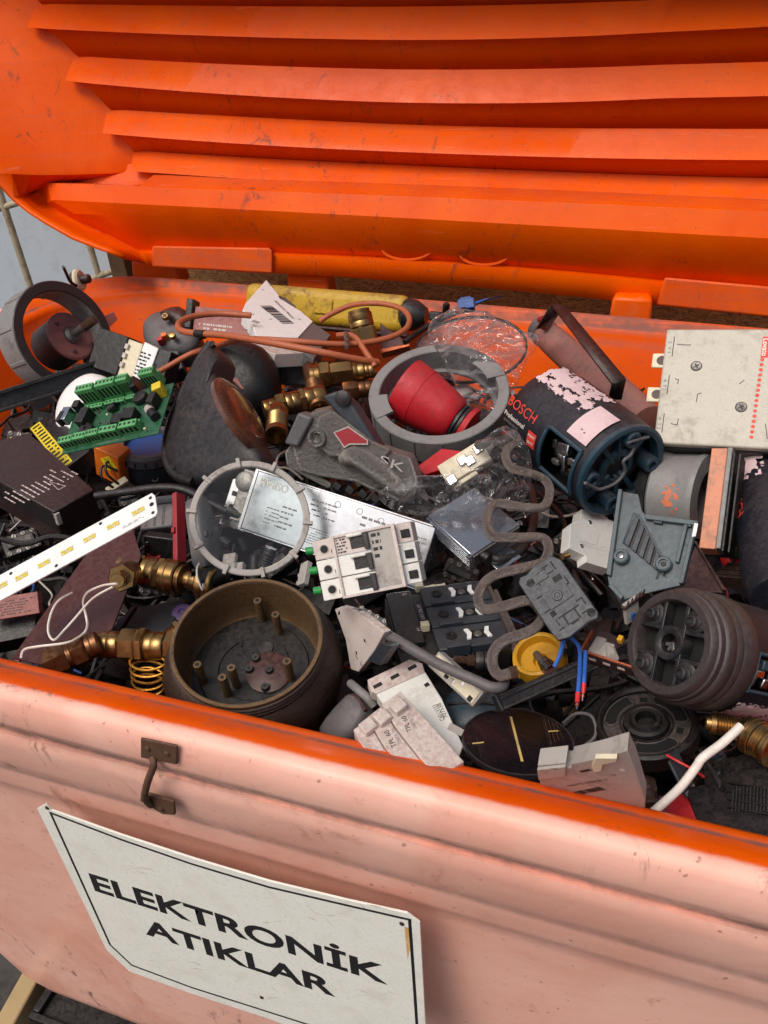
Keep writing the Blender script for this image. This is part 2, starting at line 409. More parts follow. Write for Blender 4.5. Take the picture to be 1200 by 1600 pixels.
def cable(name, label, cat, pts, r, m_, n=8, group=None, k=None, ends=None):
    """a loose wire or hose through points given as (pixel x, pixel y, height over the heap)"""
    mid = pts[len(pts) // 2]; P = [at(*p) for p in pts]; o = P[len(P) // 2]; sc = pdepth(*mid) / F
    fr = Fr(o, Vector((1, 0, 0)), Vector((0, 1, 0)), Vector((0, 0, 1)), sc)
    t = thing(name, label, cat, fr, group)
    L = [fr.loc(p) for p in P]
    part(t, k or "sheath", m_, B().tube(L, r, n))
    if ends:
        for e, e2 in ((0, 1), (-1, -2)):
            d = (L[e] - L[e2]).normalized()
            part(t, "bare_end", ends, B().cyl(L[e] - d * 2, L[e] + d * r * 5, r * .55, n=8), label=None)
    return t, fr, L
def fitting(name, label, cat, p0, p1, l0, l1, secs, m_="brass", group=None):
    """a turned fitting: a row of hexagons, collars and threads along one line"""
    fr = FL(p0, p1, l0, l1); t = thing(name, label, cat, fr, group); tot = sum(q[1] for q in secs); z = 0
    for kind, ln, r in secs:
        h = ln / tot * fr.len; b = B()
        if kind == 'hex': b.lathe([(0, z), (r * .9, z), (r, z + h * .12), (r, z + h * .88), (r * .9, z + h), (0, z + h)], 6, a0=.3); nm = "hex_nut"
        elif kind == 'thread':
            k = max(3, int(h / 4)); pr = [(r * .62, z)]
            for i in range(k): pr += [(r * .9, z + h * i / k), (r, z + h * (i + .4) / k), (r * .9, z + h * (i + .95) / k)]
            b.lathe(pr + [(r * .62, z + h), (r * .6, z + 1)], 24, closed=True); nm = "thread"
        elif kind == 'open': b.lathe([(r * .7, z), (r, z), (r, z + h), (r * .72, z + h), (r * .66, z + h - 14), (0, z + h - 14)], 24); nm = "socket"
        else: b.lathe([(0, z), (r * .94, z), (r, z + h * .08), (r, z + h * .4), (r * .97, z + h * .45), (r, z + h * .5), (r, z + h * .92), (r * .94, z + h), (0, z + h)], 24); nm = "collar"
        part(t, nm, m_, b, ang=30); z += h
    return t, fr
def screw(par, p, r, m_="steel", z=0.0, h=3, slot=45, name="screw"):
    o = part(par, name, m_, B().lathe([(r, z), (r, z + h * .6), (r * .8, z + h), (0, z + h)], 14, c=p))
    q = B().cb(p, r * 1.3, r * .28, z + h - .5, z + h + .15, slot); q.cb(p, r * 1.3, r * .28, z + h - .5, z + h + .12, slot + 90)
    part(o, "slot", "hole", q); return o
# ------------------------------------------------------------------ the container
def bin_plastic(name):
    """orange moulded plastic, bleached pink where the attribute 'fade' says sun has reached it, grimy along 'grime'"""
    x = N(name); tc = x.n("TexCoord"); co = tc.outputs["Object"]
    fa = x.n("Attribute", attribute_name="fade"); gr = x.n("Attribute", attribute_name="grime")
    n1 = x.noise(co, 7, 5, .6, .8); n2 = x.noise(co, 46, 5, .7); n3 = x.noise(co, 420, 2, .6)
    mp = x.n("Mapping"); mp.inputs["Scale"].default_value = (3, 60, 60); x.l(co, mp.inputs[0]); n4 = x.noise(mp.outputs[0], 1.2, 4, .7)
    c = x.mix(x.ramp(n1, .3, .7), srgb((235, 92, 0)), srgb((225, 80, 0)))
    pk = x.mix(x.ramp(n1, .34, .68), srgb((244, 190, 172)), srgb((236, 172, 152)))
    pk = x.mix(x.ramp(n2, .5, .8, 0, .35), pk, srgb((236, 198, 174)))
    f = x.math('ADD', fa.outputs["Fac"], x.math('MULTIPLY', x.math('SUBTRACT', n2, .5), .35))
    c = x.mix(x.ramp(f, .3, .72), c, pk)
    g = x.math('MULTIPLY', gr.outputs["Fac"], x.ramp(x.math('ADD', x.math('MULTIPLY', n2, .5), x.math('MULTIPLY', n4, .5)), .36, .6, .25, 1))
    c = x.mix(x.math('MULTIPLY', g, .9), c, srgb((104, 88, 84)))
    mp2 = x.n("Mapping"); mp2.inputs["Scale"].default_value = (1, 1, .35); x.l(co, mp2.inputs[0]); n5 = x.noise(mp2.outputs[0], 30, 6, .72, 1.5)
    n6 = x.noise(co, 2.6, 2, .5)
    st = x.math('MULTIPLY', x.ramp(n5, .57, .70, 0, .8), x.ramp(n6, .44, .6))
    c = x.mix(st, c, srgb((92, 62, 52)))
    mp3 = x.n("Mapping"); mp3.inputs["Scale"].default_value = (5, 5, 130); mp3.inputs["Rotation"].default_value = (0, .12, 0); x.l(co, mp3.inputs[0]); n7 = x.noise(mp3.outputs[0], 1.5, 3, .6, .4)
    n8 = x.noise(co, 5.5, 2, .5)
    c = x.mix(x.math('MULTIPLY', x.math('MULTIPLY', x.ramp(n7, .64, .70, 0, .6), x.ramp(n8, .5, .62)), x.ramp(fa.outputs['Fac'], 0, 1, .2, 1)), c, srgb((246, 206, 186)))
    n9 = x.noise(co, 22, 6, .75, .6); c = x.mix(x.math('MULTIPLY', x.ramp(n9, .56, .72, 0, .5), x.ramp(n8, .56, .40)), c, srgb((150, 84, 62)))
    sp_ = x.ramp(x.noise(co, 150, 2, .5), .70, .76, 0, .55); c = x.mix(sp_, c, srgb((120, 72, 52)))
    x.l(c, x.p.inputs["Base Color"])
    x.l(x.math('ADD', x.ramp(n2, .3, .7, .26, .40), x.math('MULTIPLY', g, .35)), x.p.inputs["Roughness"])
    x.l(x.bump(x.math('ADD', n2, x.math('MULTIPLY', n3, .25)), .10, .004), x.p.inputs["Normal"])
    x.p.inputs["Specular IOR Level"].default_value = .16
    MATS[name] = x.m
bin_plastic("bin_plastic")
def rrect(x0, x1, y0, y1, r, k=9, m_=14):
    P = []
    for cx, cy, a in ((x1 - r, y0 + r, -90), (x1 - r, y1 - r, 0), (x0 + r, y1 - r, 90), (x0 + r, y0 + r, 180)):
        for i in range(k): t = math.radians(a + 90 * i / (k - 1)); P.append((cx + r * math.cos(t), cy + r * math.sin(t)))
        n_ = P[-1]
        nx = {-90: (x1, y1 - r), 0: (x0 + r, y1), 90: (x0, y0 + r), 180: (x1 - r, y0)}[a]
        for i in range(1, m_): P.append((n_[0] + (nx[0] - n_[0]) * i / m_, n_[1] + (nx[1] - n_[1]) * i / m_))
    return P
YF, YB, XL, XR = .3115, 1.10, -.925, .47
def attr(o, **kw):
    for k, v in kw.items():
        a = o.data.attributes.new(k, 'FLOAT', 'POINT'); a.data.foreach_set("value", v)
fr0 = Matrix.Translation((0, 0, 0))
binT = thing("waste_container", "large orange waste container bleached pink outside, lid open, heaped with electrical scrap", "waste bin", fr0)
#        (outward, sight-line height at x=500, fade, grime)
PR = [(0, 1144, 0, .1), (.003, 1147, 0, 0), (.008, 1153, .0, .3), (.0095, 1156, .1, 1), (.0115, 1158, .1, 1), (.0135, 1161, .0, .3), (.022, 1170, .12, 0), (.029, 1181, .22, 0),
      (.0335, 1189, .6, .05), (.040, 1204, .95, 0), (.0435, 1221, 1, .12), (.0445, 1240, 1, 0), (.0445, 1258, 1, .1), (.043, 1264, 1, .55), (.037, 1268, .95, 1), (.037, 1272, .9, .7), (.040, 1278, .7, .4),
      (.0415, 1288, .8, .1), (.040, 1300, 1, 0), (.037, 1326, 1, .05), (.032, 1334, .95, .3), (.030, 1338, .95, .55), (.029, 1343, 1, .1), (.0275, 1362, 1, 0), (.024, 1367, .95, .3), (.021, 1371, 1, .2), (.019, 1380, 1, 0)]
lev = []
for o_, y_, fd, gm in PR: lev.append((o_, o_, onY(500, y_, YF - o_).z, fd, gm))
z_ = lev[-1][2]
for k in range(1, 9): t = k / 8; lev.append((.019 - .05 * t, .019 - .145 * t, z_ + (-.69 - z_) * t, 1, 0))
lev += [(-.036, -.133, -.715, 1, .1), (-.05, -.15, -.738, 1, .2), (-.10, -.205, -.75, 1, .3), (-.3, -.5, -.75, 1, 0)]
b = B(); fade = []; grime = []; rows = []
for oy, ox, z, fd, gm in lev:
    P = rrect(XL - ox, XR + ox, YF - oy, YB + oy, .16 + max(oy, -.03))
    rows.append([b.b.verts.new((p[0], p[1], z)) for p in P]); fade += [fd] * len(P); grime += [gm] * len(P)
inn = [(-.002, -.002, -.006, 0, .0), (-.004, -.004, -.015, 0, .5), (-.010, -.010, -.022, 0, .1), (-.03, -.08, -.25, 0, .0), (-.05, -.21, -.62, 0, .5), (-.2, -.3, -.63, 0, .6)]
irow = []
for o_, ox, z, fd, gm in inn:
    P = rrect(XL - ox, XR + ox, YF - o_, YB + o_, .16 + o_ * .5)
    irow.append([b.b.verts.new((p[0], p[1], z)) for p in P]); fade += [fd] * len(P); grime += [gm] * len(P)
n_ = len(rows[0])
seq = irow[::-1] + rows
for a, c in zip(seq, seq[1:]):
    for i in range(n_): b.b.faces.new((a[i], c[i], c[(i + 1) % n_], a[(i + 1) % n_]))
b.b.faces.new(irow[-1]); b.b.faces.new(rows[-1])
# the far rim is dusty and bleached only on its flat top
def bend(v):                              # the far side of the tub is not quite parallel to the near one
    yb = YB
    if v.co.y > YB: v.co.y = YB + (v.co.y - YB) * .4
    v.co.y += -.062 * max(0, (v.co.y - YF) / (YB - YF)) * (v.co.x + .75) / .8
for v in b.b.verts: bend(v)
body = part(binT, "body", "bin_plastic", b, ang=60)
for i, v in enumerate(body.data.vertices):
    yb_ = YB - .062 * (v.co.x + .75) / .8
    if v.co.y > yb_ - .12 and v.co.z > -.03:
        if .002 < v.co.y - yb_: grime[i] = .9; fade[i] = .3
        elif v.co.z > -.004: grime[i] = .4; fade[i] = .3
attr(body, fade=fade, grime=grime)
# hinge posts on the far rim, wheels below
for (a, c, y0, y1) in ((213, 272, 455, 405), (452, 508, 462, 415), (953, 1019, 512, 462), (1330, 1400, 540, 480)):
    YH = YB + .034 - .062 * ((onY(a, y0, YB).x + .75) / .8)
    A, C_ = onY(a, y0, YH), onY(c, y1, YH)
    o = part(binT, "hinge_post", "bin_plastic", B().prism([(A.x - .004, YH), (C_.x + .004, YH), (C_.x, YH + .04), (A.x, YH + .04)], -.004, min(.075, onY((a + c) / 2, (y1 + 4), YH).z), .9), .005)
    attr(o, fade=[.3] * 8, grime=[.3] * 4 + [.0] * 4)
for x_ in (-.62, .2):
    for y_ in (YF + .14, YB - .14):
        w_ = B().cyl((x_ - .025, y_, -.79), (x_ + .025, y_, -.79), .06, n=24); wo = part(binT, "wheel", "soft_black", w_, .008)
        part(wo, "fork", "steel", B().box(x_ - .035, y_ - .03, -.8, x_ - .028, y_ + .03, -.73).box(x_ + .028, y_ - .03, -.8, x_ + .035, y_ + .03, -.73).box(x_ - .035, y_ - .03, -.736, x_ + .035, y_ + .03, -.728))
# ---- lid, standing open: rows of its pressing traced from bottom edge to top, w is how far each stands out from the panel
LY, LT = 1.150, .10
def onlid(px, py, w):
    n = Vector((0, 1, -LT)).normalized(); P0 = Vector((0, LY - w, 0)); r = ray(px, py)
    return CAM + r * ((P0 - CAM).dot(n) / r.dot(n))
def rowfn(pts):
    def f(x):
        for i in range(len(pts) - 1):
            if x <= pts[i + 1][0] or i == len(pts) - 2: break
        k = max(0, min(i, len(pts) - 2)); p0, p1 = pts[max(k - 1, 0)], pts[max(k - 1, 0)]
        # quadratic through the nearest three samples
        j = min(max(k, 1), len(pts) - 2) if len(pts) > 2 else None
        if j is None: a, c = pts[0], pts[1]; return a[1] + (c[1] - a[1]) * (x - a[0]) / (c[0] - a[0])
        (x0, y0), (x1, y1), (x2, y2) = pts[j - 1], pts[j], pts[j + 1]
        return y0 * (x - x1) * (x - x2) / ((x0 - x1) * (x0 - x2)) + y1 * (x - x0) * (x - x2) / ((x1 - x0) * (x1 - x2)) + y2 * (x - x0) * (x - x1) / ((x2 - x0) * (x2 - x1))
    return f
# (left end x, left outer point, samples, w, grime, kind)
ROWS = [
 ("flange_low", 245, (190, 404), [(245, 417), (600, 436), (1030, 476), (1500, 520)], .045, 0),
 ("flange_top", 235, (165, 394), [(235, 398), (600, 409), (1030, 446), (1500, 490)], .045, .0),
 ("band_low", 225, (150, 389), [(225, 392), (600, 403), (1030, 438), (1500, 480)], .030, .0),
 ("band_mid", 180, (112, 374), [(180, 362), (600, 385), (1030, 416), (1500, 452)], .045, 0),
 ("ridge_low", 120, (70, 350), [(120, 331), (600, 353), (1030, 381), (1500, 412)], .066, 0),
 ("ridge_mid", 85, (45, 334), [(85, 312), (600, 338), (1030, 362), (1500, 388)], .070, 0),
 ("ridge_up", 78, (30, 322), [(78, 291), (600, 310), (1030, 328), (1500, 350)], .062, .1),
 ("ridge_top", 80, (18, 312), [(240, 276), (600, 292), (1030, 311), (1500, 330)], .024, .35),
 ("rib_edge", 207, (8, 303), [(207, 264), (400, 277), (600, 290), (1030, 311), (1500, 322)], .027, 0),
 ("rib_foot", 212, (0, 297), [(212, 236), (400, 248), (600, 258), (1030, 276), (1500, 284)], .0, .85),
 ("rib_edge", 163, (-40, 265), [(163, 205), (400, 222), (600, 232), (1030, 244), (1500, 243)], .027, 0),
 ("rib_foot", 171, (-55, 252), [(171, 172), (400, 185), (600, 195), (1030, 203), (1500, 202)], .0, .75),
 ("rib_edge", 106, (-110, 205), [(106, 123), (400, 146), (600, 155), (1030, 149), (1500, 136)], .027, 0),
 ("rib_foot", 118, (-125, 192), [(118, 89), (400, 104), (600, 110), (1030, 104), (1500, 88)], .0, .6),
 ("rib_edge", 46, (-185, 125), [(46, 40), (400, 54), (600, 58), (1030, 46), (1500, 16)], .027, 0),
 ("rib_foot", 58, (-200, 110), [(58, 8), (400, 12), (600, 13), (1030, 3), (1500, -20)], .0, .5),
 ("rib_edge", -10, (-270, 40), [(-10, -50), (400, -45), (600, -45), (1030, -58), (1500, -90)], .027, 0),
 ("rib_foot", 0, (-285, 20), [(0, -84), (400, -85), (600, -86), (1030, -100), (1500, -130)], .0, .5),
 ("lid_top", -60, (-400, -120), [(-60, -190), (600, -200), (1500, -250)], .02, 0),
 ("lid_edge", -60, (-410, -140), [(-60, -215), (600, -225), (1500, -275)], .15, 0)]
NX = 60
AL = [(-40, -190), (22, -84), (72, 8), (128, 89), (178, 172), (214, 236), (238, 276), (240, 300)]
def xline(y):                             # where the side wall of the lid meets its ribbed panel
    for (xa, ya), (xb, yb) in zip(AL, AL[1:]):
        if y <= yb: break
    return xa + (xb - xa) * (y - ya) / (yb - ya)
def lrow(xl, lo, smp, w, off=0.0, back=0.0, panel=False):
    f = rowfn(smp); r = []
    if xl == 80:                          # the ridge is longer than the ribs: its top steps down at the left
        f1 = f; f = lambda x: f1(x) if x > 232 else 287 + (x - 80) * .065
    O = onlid(lo[0], lo[1], .135)
    if panel:
        yA = f(xl) + off; xa = xline(yA); A = onlid(xa, yA, 0.0); k = (300 - yA) / 490; lo = (12 - 400 * k, 306 - 430 * k); O = onlid(lo[0], lo[1], .135)
    else: xa = xl; A = onlid(xl, f(xl) + off, w)
    Mid = onlid(xa * .5 + lo[0] * .5, (f(xl) + off) * .5 + lo[1] * .5, .030)
    for t in range(8):
        u = t / 8; r.append(O * (1 - u) ** 2 + Mid * 2 * u * (1 - u) + A * u * u)
    r.append(A)
    for i in range(NX + 1):
        x = xl + 2 + (1480 - xl) * (i / NX); r.append(onlid(x, f(x) + off, w) + Vector((0, back, back * .15)))
    return r
rowsL = []
for kind, xl, lo, smp, w, gm in ROWS:
    if kind == "rib_edge":
        rowsL += [(lrow(xl, lo, smp, w, 1, .019, True), 0), (lrow(xl, lo, smp, w, 0, 0, True), .08)]
    elif kind == "rib_foot":
        rowsL += [(lrow(xl, lo, smp, .005, 4, 0, True), gm * .35), (lrow(xl, lo, smp, 0, 0, 0, True), gm), (lrow(xl, lo, smp, .001, -3, 0, True), .0)]
    else: rowsL.append((lrow(xl, lo, smp, w), gm))
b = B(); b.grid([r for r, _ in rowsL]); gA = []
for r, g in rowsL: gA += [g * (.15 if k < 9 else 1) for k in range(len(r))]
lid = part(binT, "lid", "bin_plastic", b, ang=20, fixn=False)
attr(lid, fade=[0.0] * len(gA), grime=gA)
md = lid.modifiers.new("solid", 'SOLIDIFY'); md.thickness = .006; md.offset = 1
# hinge pads: two raised panels of the flange, and the embossed rings and slanted webs
def pad(q, w0, w1, g=.3, nm="hinge_pad", bev=.003):
    P0 = [onlid(x, y, w0) for x, y in q]; P1 = [onlid(x, y, w1) for x, y in q]
    bb = B(); v0 = [bb.b.verts.new(p) for p in P0]; v1 = [bb.b.verts.new(p) for p in P1]; n = len(q)
    for i in range(n): bb.b.faces.new((v0[i], v0[(i + 1) % n], v1[(i + 1) % n], v1[i]))
    bb.b.faces.new(v1); bb.b.faces.new(v0[::-1])
    o = part(lid, nm, "bin_plastic", bb, bev); attr(o, fade=[0] * len(o.data.vertices), grime=[0] * n + [g] * n); return o
pad([(238, 417), (238, 384), (420, 387), (426, 392), (426, 428)], .03, .058, .4)
pad([(1026, 477), (1038, 433), (1320, 458), (1320, 508)], .03, .060, .25)
for cx, cy in ((636, 388), (757, 396)):
    q = [onlid(cx + 39 * math.cos(t / 20 * math.pi), cy + 18 * math.sin(t / 20 * math.pi), .047) for t in range(41)]
    o = part(lid, "embossed_ring", "bin_plastic", B().tube(q, .0022, 6, smooth=False)); attr(o, fade=[0] * len(o.data.vertices), grime=[.1] * len(o.data.vertices))
for (x0, y0, x1, y1) in ((335, 55, 385, 97), (412, 56, 385, 97), (385, 95, 420, 106), (355, 142, 330, 178), (303, 215, 293, 237), (490, 150, 553, 192), (810, 55, 885, 98), (922, 52, 886, 90), (885, 95, 908, 108),
                         (813, 160, 770, 200), (985, 155, 1060, 204), (617, 240, 645, 259), (735, 242, 715, 262), (1123, 248, 1155, 277)):
    A, C_ = onlid(x0, y0, .002), onlid(x1, y1, .002)
    o = part(lid, "web", "bin_plastic", B().tube([A, C_], .0035, 6, smooth=False)); attr(o, fade=[0] * len(o.data.vertices), grime=[.4] * len(o.data.vertices))
# ---- rusty pull handle
hf = Fr(onY(248, 1215, YF - .046), Vector((1, 0, 0)), Vector((0, 0, 1)), Vector((0, -1, 0)), onY(248, 1215, YF - .046).length / F)
hf.M = hf.M; hd = part(binT, "pull_handle", "rust", B().box(-1, -1, 0, 1, 1, 1)); bpy.data.objects.remove(hd)
def inbin(fr, bb): bb.at(0, fr.M); return bb
P = lambda x, y, z=0: hf.q(x, y, z)
def plate(px): return [P(*p) for p in px]
hd = part(binT, "handle", "rust_m" if "rust_m" in MATS else mat("rust_m", (92, 64, 48), .75, .2, dirt=.8, dirtc=(52, 38, 32), bump=.6, sc=1.4, dust=.1, speck=.4, speckc=(140, 88, 50), unit=2500),
          inbin(hf, B().tube([P(238, 1183, 3), P(240, 1196, 14), P(233, 1215, 20), P(228, 1232, 20), P(226, 1247, 16), P(236, 1258, 4)], 8, 10)), 0)
part(hd, "mount_plate", MATS["rust_m"], inbin(hf, B().prism(plate([(221, 1152), (278, 1164), (278, 1193), (221, 1182)]), -2, 4)), .0008)
part(hd, "mount_plate", MATS["rust_m"], inbin(hf, B().prism(plate([(218, 1250), (232, 1240), (272, 1252), (274, 1273), (255, 1272)]), -6, 2)), .0008)
for p in ((232, 1167), (262, 1175), (253, 1262)): part(hd, "bolt", MATS["rust_m"], inbin(hf, B().lathe([(7, 3), (6, 6.5), (2.5, 8), (0, 8)], 12, c=P(*p)[:2])))
# ---- sign board on the front
sg = Fr(onY(360, 1430, YF - .048), Vector((1, 0, 0)), Vector((0, .05, 1)).normalized(), Vector((0, -1, .05)).normalized(), onY(360, 1430, YF - .048).length / F * .8)
sT = thing("sign", "white metal sign with black border lettered ELEKTRONİK ATIKLAR fixed to the container front", "sign", sg)
mat("sign_white", (226, 226, 218), .35, dirt=.3, dirtc=(176, 168, 146), dust=0, speck=.35, speckc=(150, 130, 96), bump=.04, sc=.7)
Q = lambda *p: sg.q(*p)
edge = [(58, 1264), (72, 1256), (80, 1266), (190, 1305), (300, 1341), (420, 1377), (540, 1406), (636, 1427), (656, 1442), (664, 1590), (671, 1675), (640, 1674), (520, 1630), (420, 1592), (300, 1553), (202, 1518), (166, 1484)]
part(sT, "board", "sign_white", B().prism([Q(*p) for p in edge], -6, 0), .8)
def strip(pts, wd, z=.35, loop=True):
    P_ = [Vector(q[:2]) for q in pts]; bb = B(); n = len(P_); o, i_ = [], []
    for k in range(n):
        a, c, d = P_[k - 1] if loop or k else P_[k], P_[k], P_[(k + 1) % n] if loop or k < n - 1 else P_[k]
        t1 = (c - a).normalized() if (c - a).length else (d - c).normalized(); t2 = (d - c).normalized() if (d - c).length else t1
        nn = Vector((-(t1 + t2).y, (t1 + t2).x)).normalized(); kx = wd / 2 / max(.4, abs(nn.dot(Vector((-t1.y, t1.x)))))
        o.append(bb.b.verts.new((*(c + nn * kx), z))); i_.append(bb.b.verts.new((*(c - nn * kx), z)))
    for k in range(n if loop else n - 1): j = (k + 1) % n; bb.b.faces.new((o[k], o[j], i_[j], i_[k]))
    return bb
part(sT, "border", "ink", strip([Q(*p) for p in [(79, 1270), (190, 1312), (300, 1350), (420, 1386), (540, 1414), (640, 1437), (646, 1520), (655, 1655), (520, 1613), (300, 1543), (206, 1508), (172, 1476)]], 9))
def textq(par, fr, s_, bl, br, h, m_="ink", z=.45, bold=0.0, name="lettering", ext=.12, flip=False):
    """lettering whose baseline runs from pixel bl to pixel br"""
    A, C_ = fr.q(*bl, z), fr.q(*br, z); d = C_ - A; rot = math.degrees(math.atan2(d.y, d.x))
    o = text(par, s_, 1, (0, 0, 0), m_, bold=bold, ext=.0, name=name, ax='LEFT', ay='BOTTOM_BASELINE')
    xs = [v.co.x for v in o.data.vertices]; ys = [v.co.y for v in o.data.vertices]
    hh = .73; sx = Vector((d.x, d.y)).length / (max(xs) - min(xs)); x0 = min(xs)
    M = Matrix.Translation((A.x, A.y, z)) @ Matrix.Rotation(math.radians(rot), 4, 'Z') @ Matrix.Diagonal((sx, h / hh, 1, 1)) @ Matrix.Translation((-x0, 0, 0))
    o.data.transform(M); return o
cap = (Q(130, 1361) - Q(150, 1391)).length
textq(sT, sg, "ELEKTRONİK", (148, 1391), (606, 1538), cap, bold=.030)
textq(sT, sg, "ATIKLAR", (228, 1459), (524, 1557), cap, bold=.030)
for p in ((628, 1443), (409, 1558), (74, 1262), (120, 1310)):
    if p[0] != 120: part(sT, "bolt", "rust", B().lathe([(7, 0), (6, 3), (3, 4.5), (0, 5)], 12, c=Q(*p)[:2]))
rs = random.Random(3)
smu = mat("smudge", (150, 140, 122), .6, dirt=.8, dirtc=(206, 202, 190), dust=0, bump=.02, sc=3)
for cx, cy, n_s, sp in ((210, 1357, 7, 14), (500, 1432, 6, 16), (405, 1556, 6, 12), (580, 1555, 5, 16), (310, 1508, 5, 14), (420, 1445, 4, 20), (250, 1480, 3, 30), (560, 1420, 4, 14)):
    for _ in range(n_s):
        x0, y0 = cx + rs.gauss(0, sp), cy + rs.gauss(0, sp * .4); l_ = rs.uniform(4, 15); a_ = rs.uniform(-.3, .9)
        p_ = [Q(x0 + l_ * t * math.cos(a_), y0 + l_ * t * math.sin(a_)) for t in (-1, 0, 1)]; w2 = rs.uniform(.4, 1.7)
        part(sT, "smear", "smudge", B().prism([p_[0], p_[1] + Vector((0, w2, 0)), p_[2], p_[1] - Vector((0, w2, 0))], 0, .12))
# rust run under the sign bolt
part(sT, "rust_run", mat("rust_stain", (196, 150, 84), .6, dirt=.7, dirtc=(216, 200, 160), dust=0, bump=.02), B().prism([Q(632, 1448), Q(640, 1450), Q(641, 1480), Q(637, 1500), Q(634, 1470)], 0, .2))
# ------------------------------------------------------------------ surroundings
def struct(name, m_, b, **k):
    o = part(None, name, m_, b, **k); o['kind'] = 'structure'; return o
mat("concrete", (66, 64, 62), .85, dirt=.6, dirtc=(40, 38, 36), dust=0, bump=.3, unit=400)
struct("ground", "concrete", B().box(-20, -20, -.95, 20, 20, -.85))
mat("wall_paint", (176, 186, 196), .7, dirt=.3, dirtc=(120, 126, 126), dust=0, bump=.25, unit=900, speck=.15, speckc=(120, 128, 130))
wl = thing("wall", "pale blue grey rendered wall behind the left end of the container", "wall", Matrix.Translation((0, 1.75, 0)))
part(wl, "render_face", "wall_paint", B().box(-5, 0, -.85, -.95, .2, 2.6).box(-.95, .01, -.85, 4, .2, 2.6))
def osb(name):
    x = N(name); tc = x.n("TexCoord"); v = x.n("TexVoronoi"); mp = x.n("Mapping"); mp.inputs["Scale"].default_value = (24, 90, 90); x.l(tc.outputs["Object"], mp.inputs[0])
    nd = x.n("TexNoise"); nd.inputs["Scale"].default_value = 14; x.l(tc.outputs["Object"], nd.inputs["Vector"])
    mx = x.n("VectorMath", operation='ADD'); sc_ = x.n("VectorMath", operation='SCALE'); sc_.inputs["Scale"].default_value = 5; x.l(nd.outputs[1], sc_.inputs[0]); x.l(mp.outputs[0], mx.inputs[0]); x.l(sc_.outputs[0], mx.inputs[1])
    x.l(mx.outputs[0], v.inputs["Vector"]); bw = x.n("SeparateColor"); x.l(v.outputs["Color"], bw.inputs[0])
    c = x.mix(bw.outputs[0], srgb((228, 182, 118)), srgb((168, 126, 74))); c = x.mix(x.ramp(bw.outputs[1], .8, .95, 0, .7), c, srgb((110, 78, 44)))
    x.l(c, x.p.inputs["Base Color"]); x.p.inputs["Roughness"].default_value = .7; x.l(x.bump(bw.outputs[2], .4, .004), x.p.inputs["Normal"]); MATS[name] = x.m
osb("strand_board")
ob = thing("strand_board_panel", "brown strand board panel standing behind the container", "board", Matrix.Translation((0, 1.34, 0)))
xl_ = onY(190, 425, 1.34).x
part(ob, "panel", "strand_board", B().box(xl_, 0, -.8, 2.2, .018, .9), .001)
part(ob, "timber_edge", mat("timber", (110, 84, 56), .7, dirt=.5, unit=900, dust=.1), B().box(xl_ - .002, -.03, -.8, xl_ + .035, -.001, .9), .002)
rk = thing("wire_rack", "rusty cream painted wire rack between the container and the pale wall", "rack", Matrix.Translation((0, 0, 0)))
mat("rack_paint", (176, 164, 140), .55, .2, dirt=.85, dirtc=(86, 56, 34), dust=0, bump=.3, unit=1200, sc=2.2, speck=.6, speckc=(84, 50, 28))
for pts, r in (([(-4, 290), (50, 455), (90, 580)], .008), ([(-60, 345), (30, 316), (120, 288)], .007), ([(120, 330), (143, 392), (166, 470)], .007), ([(90, 456), (142, 436), (240, 400)], .007)):
    part(rk, "rod", "rack_paint", B().tube([onY(x, y, 1.5) for x, y in pts], r, 10, smooth=False))
# low things beside the left foot of the container
A = onZ(-60, 1640, -.80)
pk = thing("timber_plank", "pale timber plank lying on the ground under the container's left end", "plank", Matrix.Translation((0, 0, 0)))
c0, c1 = onZ(-34, 1640, -.79), onZ(24, 1537, -.79); d = (c1 - c0); d.z = 0; d.normalize(); nn = Vector((d.y, -d.x, 0))
bb = B(); v = [bb.b.verts.new(p) for z in (-.85, -.79) for p in ((c0 - d * .3).to_2d().to_3d() + Vector((0, 0, z)), (c1 + d * .4).to_2d().to_3d() + Vector((0, 0, z)), (c1 + d * .4 + nn * .03).to_2d().to_3d() + Vector((0, 0, z)), (c0 - d * .3 + nn * .03).to_2d().to_3d() + Vector((0, 0, z)))]
for f in ((0, 3, 2, 1), (4, 5, 6, 7), (0, 1, 5, 4), (1, 2, 6, 5), (2, 3, 7, 6), (3, 0, 4, 7)): bb.b.faces.new([v[i] for i in f])
part(pk, "board", mat("plank_wood", (170, 146, 104), .7, dirt=.4, dirtc=(110, 90, 60), unit=900, dust=.05), bb, .003)

A = onZ(75, 1600, -.80); ck = thing("black_crate", "black plastic crate standing in the shadow under the container's left end", "crate", Matrix.Translation((A.x, A.y, -.85)))
part(ck, "wall", "black_plastic_m" if "black_plastic_m" in MATS else mat("black_plastic_m", (18, 18, 19), .5, unit=1500, dust=.05), B().box(-.02, .0, 0, .34, .24, .055), .006)
part(ck, "rim", "black_plastic_m", B().box(-.026, -.006, .055, .346, .004, .066).box(-.026, .004, .055, -.014, .246, .066), .002); part(ck, "slot", "hole", B().box(.04, -.0015, .015, .12, -.0005, .035).box(.15, -.0015, .015, .23, -.0005, .035))
